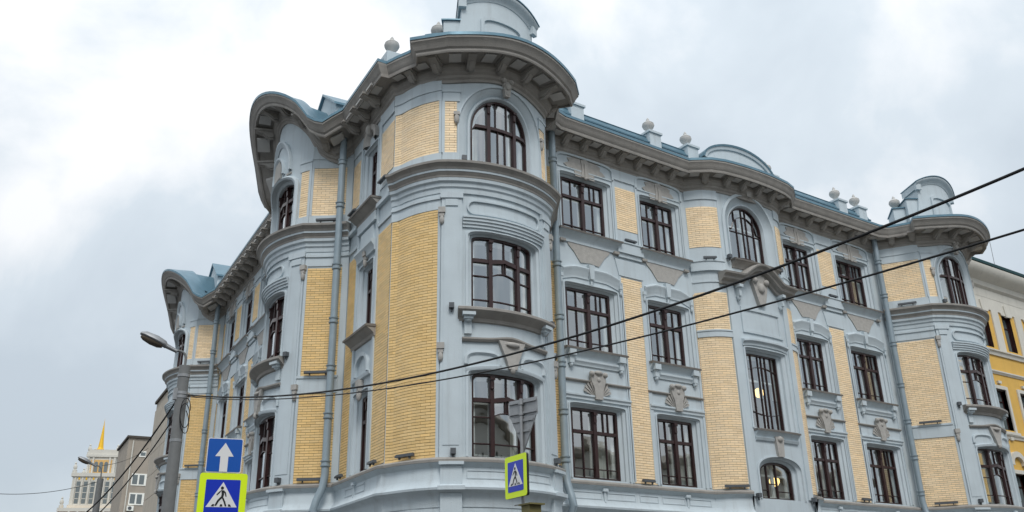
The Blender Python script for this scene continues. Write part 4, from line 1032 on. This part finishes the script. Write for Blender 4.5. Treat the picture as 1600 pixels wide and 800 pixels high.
for x in XW[:6]:
    for z0, z1, hh in rows[:3]:
        w = MB(); f = shift(FY, x); loft(w, f, [(curve(hh, z0, z1-.02, z1, 8), 0), (curve(hh, z0, z1-.02, z1, 8), -.18), (curve(hh-.06, z0+.06, z1-.08, z1-.06, 8), -.18), (curve(hh-.06, z0+.06, z1-.08, z1-.06, 8), -.22)], True)
        slab(w, f, -.02, .02, z0, z1-.5, -.22, -.18); slab(w, f, -hh, hh, z1-.55, z1-.5, -.22, -.175)
        w_ = w.build('window', 'wood', Y)
        for a, b, c2, d2 in ((-hh, 0, z0, z1-.5), (0, hh, z0, z1-.5), (-hh, hh, z1-.5, z1)):
            g = MB(); g.add([f(a, c2, -.21), f(b, c2, -.21), f(b, d2, -.21), f(a, d2, -.21)], [(0, 1, 2, 3)]); g.build('pane', 'far_window', w_)
an = MB(); tube(an, [FY(19.5, 16.8, 0), FY(19.6, 19.0, 0)], .015, 5); an.build('antenna', 'steel_grey', Y)

# ------------------------------------------------------------------ house across the street, behind the camera
O_ = empty('street_house', (-20, -30, 0)); tag(O_, 'long pale three-storey house across the street, seen mirrored in the lowest windows', 'building')
FO = flat(0, -30, -1, 0)
mb = MB(); wall(mb, FO, -50, 75, 0, 12.4, [(x, .55, z, z+1.7, z+1.75, 8) for x in range(-48, 75, 3) for z in (1.2, 4.8, 8.6)], 3); mb.build('wall', 'cream_trim', O_)
mb = MB(); slab(mb, FO, -50, 75, 0, 12, -.6, -.3); mb.build('glazing', 'far_window', O_)
mb = MB(); mould(mb, FO, -50.4, 75.4, [(-.3, 12.0), (.3, 12.2), (.5, 12.5), (.5, 12.7), (-6, 14.5), (-12, 12.5), (-12, 0)], 1); mb.build('roof', 'block_brown', O_, smooth=0)

# ------------------------------------------------------------------ blocks and hotel on the left
def block(name, label, x0, y0, x1, y1, depth, zt, mat, panels):
    d = Vector((x1-x0, y1-y0)); ln = d.length; d /= ln; G = flat(x0, y0, d.x, d.y); e_ = empty(name, (x0, y0, 0)); tag(e_, label, 'building')
    mb = MB(); slab(mb, G, 0, ln, 0, zt, -depth, 0, 1, True); mb.build('wall', mat, e_, smooth=0)
    mb = MB(); slab(mb, G, -.15, ln+.15, zt+.002, zt+.18, -depth-.15, .12, 1, True); mb.build('roof', 'joint', e_, smooth=0)
    return e_, G, ln
# beige slab-clad block: face runs on along the side street
p0 = pix(272, 586, 54); 
a_ = Vector((-9.7, 35.5)); d_ = Vector((.0916, .9958))
e_, G, ln = block('office_block', 'windowless beige block clad in long panels, behind the street lamp pole', a_.x+d_.x*8.5, a_.y+d_.y*8.5, a_.x, a_.y, 14, 15.8, 'panel_beige', 1)
for k in range(10):
    for j in range(3):
        mb = MB(); slab(mb, G, ln*j/3+.03, ln*(j+1)/3-.03, 1.5*k+.3, 1.5*k+1.77, 0, .06); mb.build('panel', 'panel_beige', e_, smooth=0)
c2 = pix(202, 684, 110); l2 = pix(183, 706, 122); r2 = pix(240, 687, 108)
dl = Vector((.0916, .9958)); dr_ = Vector((.9958, -.0916))
e2 = empty('apartment_block', (c2.x, c2.y, 0)); tag(e2, 'brown flat-roofed apartment block with white windows and air conditioners, between tower and beige block', 'building')
G2 = flat(c2.x, c2.y, dr_.x, dr_.y); zt = c2.z
mb = MB(); slab(mb, G2, 0, 16, 0, zt, -9, 0, 1, True); mb.build('wall', 'block_brown', e2, smooth=0)
mb = MB(); slab(mb, G2, -.2, 16.2, zt+.002, zt+.25, -9.2, .2, 1, True); mb.build('roof', 'joint', e2, smooth=0)
mb = MB(); tube(mb, [G2(.5, 0, .1), G2(.5, zt-.3, .1)], .08, 6); mb.build('downpipe', 'cream_trim', e2)
for k, (z1_, hh, w0, w1) in enumerate(((zt-1.4, .65, 1.3, 2.0), (zt-3.9, 1.3, .8, 2.9), (zt-6.0, 1.3, .8, 2.9), (zt-8.1, 1.3, .8, 2.9), (zt-10.2, 1.3, .8, 2.9))):
    for rep in range(3):
        q = rep*4.2; w = MB(); a, b = w0+q, w1+q
        slab(w, G2, a, b, z1_-hh, z1_, 0, .06, 1); w_ = w.build('window', 'white_frame', e2, smooth=0)
        nn = 1 if k == 0 else 3
        for j in range(nn):
            if j == 2: continue
            g = MB(); slab(g, G2, a+.12+(b-a)*j/nn, a+(b-a)*(j+1)/nn-.06, z1_-hh+.14, z1_-.14, .05, .075); g.build('pane', 'far_window', w_, smooth=0)
        if k in (2, 3, 4):
            ac = MB(); slab(ac, G2, a-.1, a+.6, z1_-hh-.65, z1_-hh-.12, 0, .35); ao = ac.build('air_conditioner', 'white_frame', e2, smooth=0)
            fn = MB(); poly(fn, shift(G2, a+.2), [(.2*math.cos(i*math.pi/6), z1_-hh-.38+.2*math.sin(i*math.pi/6)) for i in range(12)], .34, .37); fn.build('fan_grille', 'fixture', ao)
# hotel tower
HC = pix(157, 715, 420); hd = Vector((HC.x-CAM.x, HC.y-CAM.y)).normalized(); hr = Vector((hd.y, -hd.x))
ang = R_(-12); ex = Vector((hr.x*math.cos(ang)-hr.y*math.sin(ang), hr.x*math.sin(ang)+hr.y*math.cos(ang)))
GH = flat(HC.x, HC.y, ex.x, ex.y)
T_ = empty('hotel_tower', (HC.x, HC.y, 0)); tag(T_, 'distant stepped white and ochre tower with a golden spire', 'tower')
def tier(hw, z0, z1, dep, name='tier', mat='hotel_white', o=0.):
    mb = MB(); slab(mb, GH, -hw, hw, z0, z1, -dep-o, o, 1, True); return mb.build(name, mat, T_, smooth=0)
ZC = 5.0
tier(12.5, 0, 47.5, 22, 'tier', 'hotel_ochre', 3.0)
tier(9.6, 47.5, 60.5, 18); tier(10.2, 60.5, 62.0, 19, 'cornice', 'hotel_white', .6); tier(10.0, 47.5, 49.0, 19, 'cornice', 'hotel_white', .8); tier(12.9, 46.0, 47.48, 23, 'cornice', 'hotel_white', 3.5)
tier(5.6, 62.0, 69.2, 11, 'tier', 'hotel_white', -3.4); tier(6.3, 69.2, 70.2, 12, 'cornice', 'hotel_white', -2.8); tier(5.4, 70.2, 72.4, 11, 'tier', 'hotel_white', -3.6)
mb = MB(); slab(mb, GH, -4.2, 4.2, 62.4, 68.0, -3.4, -3.2); mb.build('panel', 'hotel_ochre', T_, smooth=0)
for x in (-2.0, 0, 2.0):
    mb = MB(); poly(mb, shift(GH, x), curve(.7, 63., 66.4, 67.2, 2.), -3.3, -3.0); w_ = mb.build('window', 'far_window', T_)
for x in (-3.3, 3.3, -5.2, 5.2):
    mb = MB(); slab(mb, GH, x-.35, x+.35, 62, 69, -3.3, -2.9); mb.build('column', 'hotel_white', T_, smooth=0)
for i in range(6):
    x = -7.0+2.8*i
    mb = MB(); slab(mb, GH, x-.75, x+.75, 49.6, 58.5, 0, .12); w_ = mb.build('window', 'far_window', T_, smooth=0)
    for z in (51.5, 54, 56.5):
        mb = MB(); slab(mb, GH, x-.75, x+.75, z-.12, z+.12, .12, .2); mb.build('transom', 'hotel_white', w_, smooth=0)
    mb = MB(); slab(mb, GH, x-1.65, x-1.1, 49, 60, 0, .6); mb.build('column', 'hotel_white', T_, smooth=0)
    mb = MB(); slab(mb, GH, x-.3, x+.3, 59.2, 60.1, 0, .2); mb.build('panel', 'gold', T_, smooth=0)
for i in range(7):
    x = -9.9+3.3*i
    mb = MB(); poly(mb, shift(GH, x), curve(.7, 38, 43.5, 44.3, 2.), 3.0, 3.15); mb.build('window', 'far_window', T_)
    mb = MB(); slab(mb, GH, x+1.35, x+1.95, 34, 46, 3.0, 3.6); mb.build('column', 'hotel_white', T_, smooth=0)
for x, z, o in ((-5.6, 70.2, -3.6), (5.6, 70.2, -3.6), (-9.4, 62, 0), (9.4, 62, 0), (-12, 47.5, 2), (12, 47.5, 2), (-5.6, 70.2, -13), (5.6, 70.2, -13), (-9.4, 62, -16)):
    mb = MB(); lathe(mb, GH(x, z, o-.8), [(.9, 0), (.9, 1.2), (.5, 1.4), (.8, 2.2), (.7, 3.0), (.3, 3.6), (.45, 4.1), (.1, 4.6)], 8); mb.build('finial', 'hotel_white', T_)
sp = MB(); cz = GH(-2.4, 72.4, -9); lathe(sp, cz, [(1.6, 0), (1.6, 1.0), (1.15, 1.6), (.85, 4.5), (.5, 8.5), (.14, 12.3), (.05, 13.6), (.02, 14.4)], 8); sp.build('spire', 'gold', T_, smooth=0)

# ------------------------------------------------------------------ street furniture
def ped_sign(f, k, parent, rim, frame_mat='sign_lime'):
    """pedestrian crossing plate, half size k; f maps (x right, z up, o towards the reader)"""
    def rr(h, r, n=5): return [(cx*(h-r)+r*math.cos(a), cy*(h-r)+r*math.sin(a)) for cx, cy, a0 in ((1, 1, 0), (-1, 1, 90), (-1, -1, 180), (1, -1, 270)) for a in [R_(a0+90*i/n) for i in range(n+1)]]
    mb = MB(); poly(mb, f, rr(k, .05), -rim, 0); mb.add([f(s, z, -rim) for s, z in rr(k, .05)][::-1], [tuple(range(24))]); mb.build('back_plate', 'dark_plastic', parent, smooth=0)
    mb = MB(); poly(mb, f, rr(k, .05), 0, .006); mb.build('border', frame_mat, parent, smooth=0)
    q = k*.72; mb = MB(); poly(mb, f, rr(q, .02), .006, .010); mb.build('field', 'sign_deep_blue', parent, smooth=0)
    mb = MB(); poly(mb, f, [(-q*.9, -q*.62), (q*.9, -q*.62), (0, q*.86)], .010, .013); mb.build('triangle', 'sign_white', parent, smooth=0)
    mb = MB(); u = q
    def pl(pts): poly(mb, f, [(x*u, z*u) for x, z in pts], .013, .016)
    pl([(-.03+.09*math.cos(i*math.pi/6), .50+.10*math.sin(i*math.pi/6)) for i in range(12)])
    pl([(-.08, .38), (.08, .36), (.10, .10), (.06, -.08), (-.08, -.06), (-.04, .12)])          # trunk
    pl([(.06, .38), (.20, .24), (.26, .00), (.19, .00), (.14, .18), (.04, .28)])               # arm
    pl([(-.06, .36), (-.14, .22), (-.30, .06), (-.34, .11), (-.20, .28), (-.08, .37)])         # arm
    pl([(-.09, -.02), (.02, -.08), (-.16, -.28), (-.30, -.56), (-.40, -.53), (-.26, -.22)])    # leg
    pl([(-.02, -.06), (.08, -.06), (.20, -.28), (.30, -.56), (.21, -.58), (.10, -.30)])        # leg
    for x in (-.60, -.10, .40): pl([(x, -.58), (x+.17, -.58), (x+.13-.1*x, -.45), (x+.02-.1*x, -.45)])
    mb.build('pictogram', 'sign_black', parent, smooth=0)
def face_frame(p, n):
    n = Vector(n).normalized(); r = Vector((-n.y, n.x, 0))       # reader's right
    return lambda x, z, o: (p[0]+r.x*x+n.x*o, p[1]+r.y*x+n.y*o, p[2]+z)
# one-way and crossing signs on the left
d = 17.; pa = pix(351, 711, d); pb = pix(347, 776, d)
nv = CAM-pa; nv.z = 0; nv.normalize(); nv = Vector((nv.x*math.cos(.03)-nv.y*math.sin(.03), nv.x*math.sin(.03)+nv.y*math.cos(.03), 0))
pole_xy = pb - nv*.09
PL = empty('sign_post', (pole_xy.x, pole_xy.y, 0)); tag(PL, 'grey steel post carrying the two blue road signs at lower left', 'post')
mb = MB(); tube(mb, [(pole_xy.x, pole_xy.y, 0), (pole_xy.x, pole_xy.y, pa.z+.2)], .035, 12); mb.build('shaft', 'steel_grey', PL)
mb = MB()
for z in (pa.z-.18, pa.z+.12, pb.z-.2, pb.z+.2): lathe(mb, (pole_xy.x, pole_xy.y, z), [(.036, -.02), (.05, -.02), (.05, .02), (.036, .02)], 12)
mb.build('clamp', 'steel_grey', PL)
OW = empty('one_way_sign', pa); tag(OW, 'blue square road sign with a white upward arrow, above the lime-framed crossing sign', 'sign')
f = face_frame(pa - nv*.03, nv); k = .305
def rr2(h, r, n=5): return [(cx*(h-r)+r*math.cos(a), cy*(h-r)+r*math.sin(a)) for cx, cy, a0 in ((1, 1, 0), (-1, 1, 90), (-1, -1, 180), (1, -1, 270)) for a in [R_(a0+90*i/n) for i in range(n+1)]]
mb = MB(); poly(mb, f, rr2(k, .04), -.02, 0); mb.build('border', 'sign_white', OW, smooth=0)
mb = MB(); poly(mb, f, rr2(k*.955, .03), 0, .004); mb.build('field', 'sign_blue', OW, smooth=0)
mb = MB(); poly(mb, f, [(-.068, -.29), (.068, -.29), (.068, -.02), (.158, -.02), (0, .222), (-.158, -.02), (-.068, -.02)], .004, .008); mb.build('arrow', 'sign_white', OW, smooth=0)
CS = empty('crossing_sign', pb); tag(CS, 'pedestrian crossing sign in a lime frame under the white arrow sign', 'sign')
ped_sign(face_frame(pb, nv), .405, CS, .03)
# crossing sign in the middle with two signs seen from behind
d = 17.; pm = pix(806, 744, d)
PM = empty('sign_post', (pm.x+.12, pm.y, 0)); tag(PM, 'thin grey post of the sideways crossing sign, before the lowest bow window', 'post')
px, py = pm.x+.14, pm.y-.02; top = pix(812, 622, d)
mb = MB(); tube(mb, [(px, py, 0), (px, py, top.z)], .032, 12); mb.build('shaft', 'steel_grey', PM)
mb = MB()
for z in (pm.z-.52, pm.z-.3, pm.z+.3, top.z-.1, top.z-.3): lathe(mb, (px, py, z), [(.033, -.02), (.05, -.02), (.05, .02), (.033, .02)], 12)
tube(mb, [(px-.02, py+.25, pm.z-.5), (px+.02, py-.25, pm.z-.5)], .012, 6); mb.build('clamp', 'steel_grey', PM)
CM = empty('crossing_sign', pm); tag(CM, 'pedestrian crossing sign in a lime frame turned sideways before the lowest bow window', 'sign')
ped_sign(face_frame(pm, (-1, .06, 0)), .385, CM, .05)
fb_ = face_frame((px+.06, py, 0), (1, .30, 0))
zr = top.z
YS = empty('yield_sign', (px, py, zr-.7)); tag(YS, 'grey back of a downward pointing triangular sign above the sideways crossing sign', 'sign')
mb = MB(); poly(mb, fb_, [(-.31, zr-.34), (.31, zr-.34), (0, zr-1.0)], -.02, .005); mb.add([fb_(s, z, -.02) for s, z in ((-.31, zr-.34), (.31, zr-.34), (0, zr-1.0))], [(2, 1, 0)]); mb.build('plate', 'steel_grey', YS, smooth=0)
mb = MB()
for z, w_ in ((zr-.42, .25), (zr-.62, .15)): slab(mb, fb_, -w_, w_, z-.02, z+.02, -.045, -.02, 1, True)
mb.build('stiffener', 'steel_grey', YS, smooth=0)
PSN = empty('plate_sign', (px, py, zr-.3)); tag(PSN, 'grey ribbed back of a rectangular sign on top of the middle post', 'sign')
mb = MB(); slab(mb, fb_, -.34, .34, zr-.33, zr-.0, -.015, .005, 1, True); mb.build('plate', 'steel_grey', PSN, smooth=0)
mb = MB()
for z in (zr-.27, zr-.06): slab(mb, fb_, -.33, .33, z-.02, z+.02, -.05, -.0152, 1, True)
mb.build('stiffener', 'steel_grey', PSN, smooth=0)
# traffic light whose top just shows
tl = pix(830, 790, d); TLt = empty('traffic_light', (tl.x, tl.y, 0)); tag(TLt, 'olive top of a traffic light housing at the bottom edge beside the middle sign post', 'traffic light')
mb = MB(); bx(mb, tl.x-.13, tl.x+.13, tl.y-.13, tl.y+.13, tl.z-.95, tl.z); mb.build('housing', 'traffic_box', TLt, smooth=0)
mb = MB(); bx(mb, tl.x-.17, tl.x+.17, tl.y-.2, tl.y+.17, tl.z+.002, tl.z+.03); mb.build('hood', 'traffic_box', TLt, smooth=0)
mb = MB(); tube(mb, [(px, py, tl.z-.5), (tl.x, tl.y, tl.z-.5)], .025, 8); mb.build('bracket', 'steel_grey', TLt)
mb = MB()
for j in range(3): lathe(mb, (tl.x+.14, tl.y, tl.z-.25-.28*j), [(.1, -.01), (.1, .01)], 12)
mb.build('lens', 'dark_plastic', TLt)

# street lamps -----------------------------------------------------------
def lamp(name, label, u, v, d, hu, hv, r0, r1, head=.75, straps=True):
    t = pix(u, v, d); e_ = empty(name, (t.x, t.y, 0)); tag(e_, label, 'street lamp', 'street lamps')
    mb = MB(); tube(mb, [(t.x, t.y, 0), (t.x, t.y, t.z*.5), (t.x, t.y, t.z)], [r0, (r0+r1)/2, r1], 18); mb.build('pole', 'pole_grey', e_)
    if straps:
        mb = MB()
        for z in (t.z-.22, t.z-.6, t.z-.68, t.z-1.6): lathe(mb, (t.x, t.y, z), [(r1, -.03), (r1*1.12, -.03), (r1*1.12, .03), (r1, .03)], 16)
        bx(mb, t.x-r1-.05, t.x-r1+.03, t.y-.06, t.y+.06, t.z-.75, t.z-.5)
        mb.build('strap', 'steel_grey', e_)
    hd_ = pix(hu, hv, d)
    A = Vector((t.x, t.y, t.z)); Hd = hd_; dv = Hd-A; dh = Vector((dv.x, dv.y, 0)); side = dh.normalized()
    a0 = A+side*(-r1*.2)+Vector((0, 0, -.7)); k = dv.z
    pts = [a0, A+Vector((0, 0, -.1)), A+Vector((0, 0, k*.35))]
    P0, P1, P2 = A+Vector((0, 0, k*.35)), A+Vector((0, 0, k*.85)), A+dh*.55+Vector((0, 0, k*.80))
    for i in range(1, 11):
        q = i/10; pts.append(P0*(1-q)**2+P1*2*q*(1-q)+P2*q*q)
    mb = MB(); tube(mb, pts, .028*(r1/.12)**.6, 10); mb.build('arm', 'pole_grey', e_)
    ax = (pts[-1]-pts[-2]).normalized(); ax = (side*.86+Vector((0, 0, .38))).normalized(); rt = ax.cross(Vector((0, 0, 1))).normalized(); up = rt.cross(ax)
    o0 = pts[-1]; hh = head
    def F_(x, y, z): return o0+ax*x+rt*y+up*z
    prof = [(-.05, .05, .05, -.05), (.25, .07, .07, -.06), (.27, .09, .08, -.07), (.32, .13, .12, -.06), (.55, .17, .15, -.06), (.85, .15, .12, -.05), (.98, .06, .05, -.03)]
    vs = []; fs = []
    for x, w_, zu, zd in prof:
        for a in range(12):
            th = 2*math.pi*a/12; zc = math.sin(th); vs.append(F_(x*hh, w_*hh*math.cos(th), (zu if zc > 0 else -zd)*zc*hh))
    for i in range(len(prof)-1):
        for j in range(12): fs.append((i*12+j, i*12+(j+1) % 12, (i+1)*12+(j+1) % 12, (i+1)*12+j))
    fs += [tuple(range(11, -1, -1)), tuple((len(prof)-1)*12+j for j in range(12))]
    mb = MB(); mb.add(vs, fs); hobj = mb.build('lamp_head', 'steel_grey', e_)
    vs = []; fs = []
    for x, w_, dz in ((.34, .10, -.055), (.45, .13, -.10), (.65, .14, -.115), (.85, .11, -.09), (.93, .06, -.05)):
        for a in range(9):
            th = math.pi*a/8; vs.append(F_(x*hh, w_*hh*math.cos(th), (-.045+(dz)*math.sin(th))*hh))
    for i in range(4):
        for j in range(8): fs.append((i*9+j, i*9+j+1, (i+1)*9+j+1, (i+1)*9+j))
    mb = MB(); mb.add(vs, fs); mb.build('diffuser', 'lamp_glass', hobj)
    return A
A1 = lamp('street_lamp', 'thick grey street lamp pole with cobra head, left of the blue building', 289, 572, 20., 260, 541, .145, .115, .82)
A2 = lamp('street_lamp', 'small distant street lamp before the spired tower', 157, 748, 46., 140, 722, .17, .14, .85, False)

# overhead cables ----------------------------------------------------------
def cable(name, label, p, q, sag, r, grp='overhead cables', n=60):
    mb = MB(); pts = []
    for i in range(n+1):
        t = i/n; v = Vector(p).lerp(Vector(q), t); v.z -= 4*sag*t*(1-t); pts.append(v)
    mb2 = tube(mb, pts, r, 8); return tag(mb.build(name, 'cable_rubber', None, smooth=60), label, 'cable', grp)
hook = A1+Vector((.12, -.06, -.63))
cable('overhead_cable', 'thick upper black cable sweeping up to the right edge', hook, pix(1720, 212, 8.5), .75, .016)
cable('overhead_cable', 'thinner lower black cable crossing the right facade', hook+Vector((0, 0, -.03)), pix(1720, 322, 6.8), .5, .0095)
cable('overhead_cable', 'upper black cable falling from the lamp pole to the lower left', hook+Vector((-.15, .05, 0)), pix(60, 838, 30), .7, .018)
cable('overhead_cable', 'lower black cable falling from the lamp pole to the lower left', hook+Vector((-.15, .05, -.35)), pix(70, 850, 30), .65, .014)
cable('overhead_cable', 'thin grey wire crossing the pale sky toward the distant lamp', pix(-40, 768, 44), A2+Vector((0, 0, -.1)), .3, .012)
cable('overhead_cable', 'thin wire past the distant lamp toward the beige block', A2+Vector((0, 0, .6)), pix(232, 700, 60), .2, .012)
cm = MB(); import_pts = []
for i in range(90):
    t = i/89; a = t*14; import_pts.append(hook+Vector((-.05+.10*math.cos(a), -.12, -.35+.28*math.sin(a*.97)-.25*t)))
tube(cm, import_pts, .009, 6); tag(cm.build('cable_coil', 'cable_rubber', None, smooth=60), 'tangled coil of black cable hanging from the street lamp pole', 'cable')
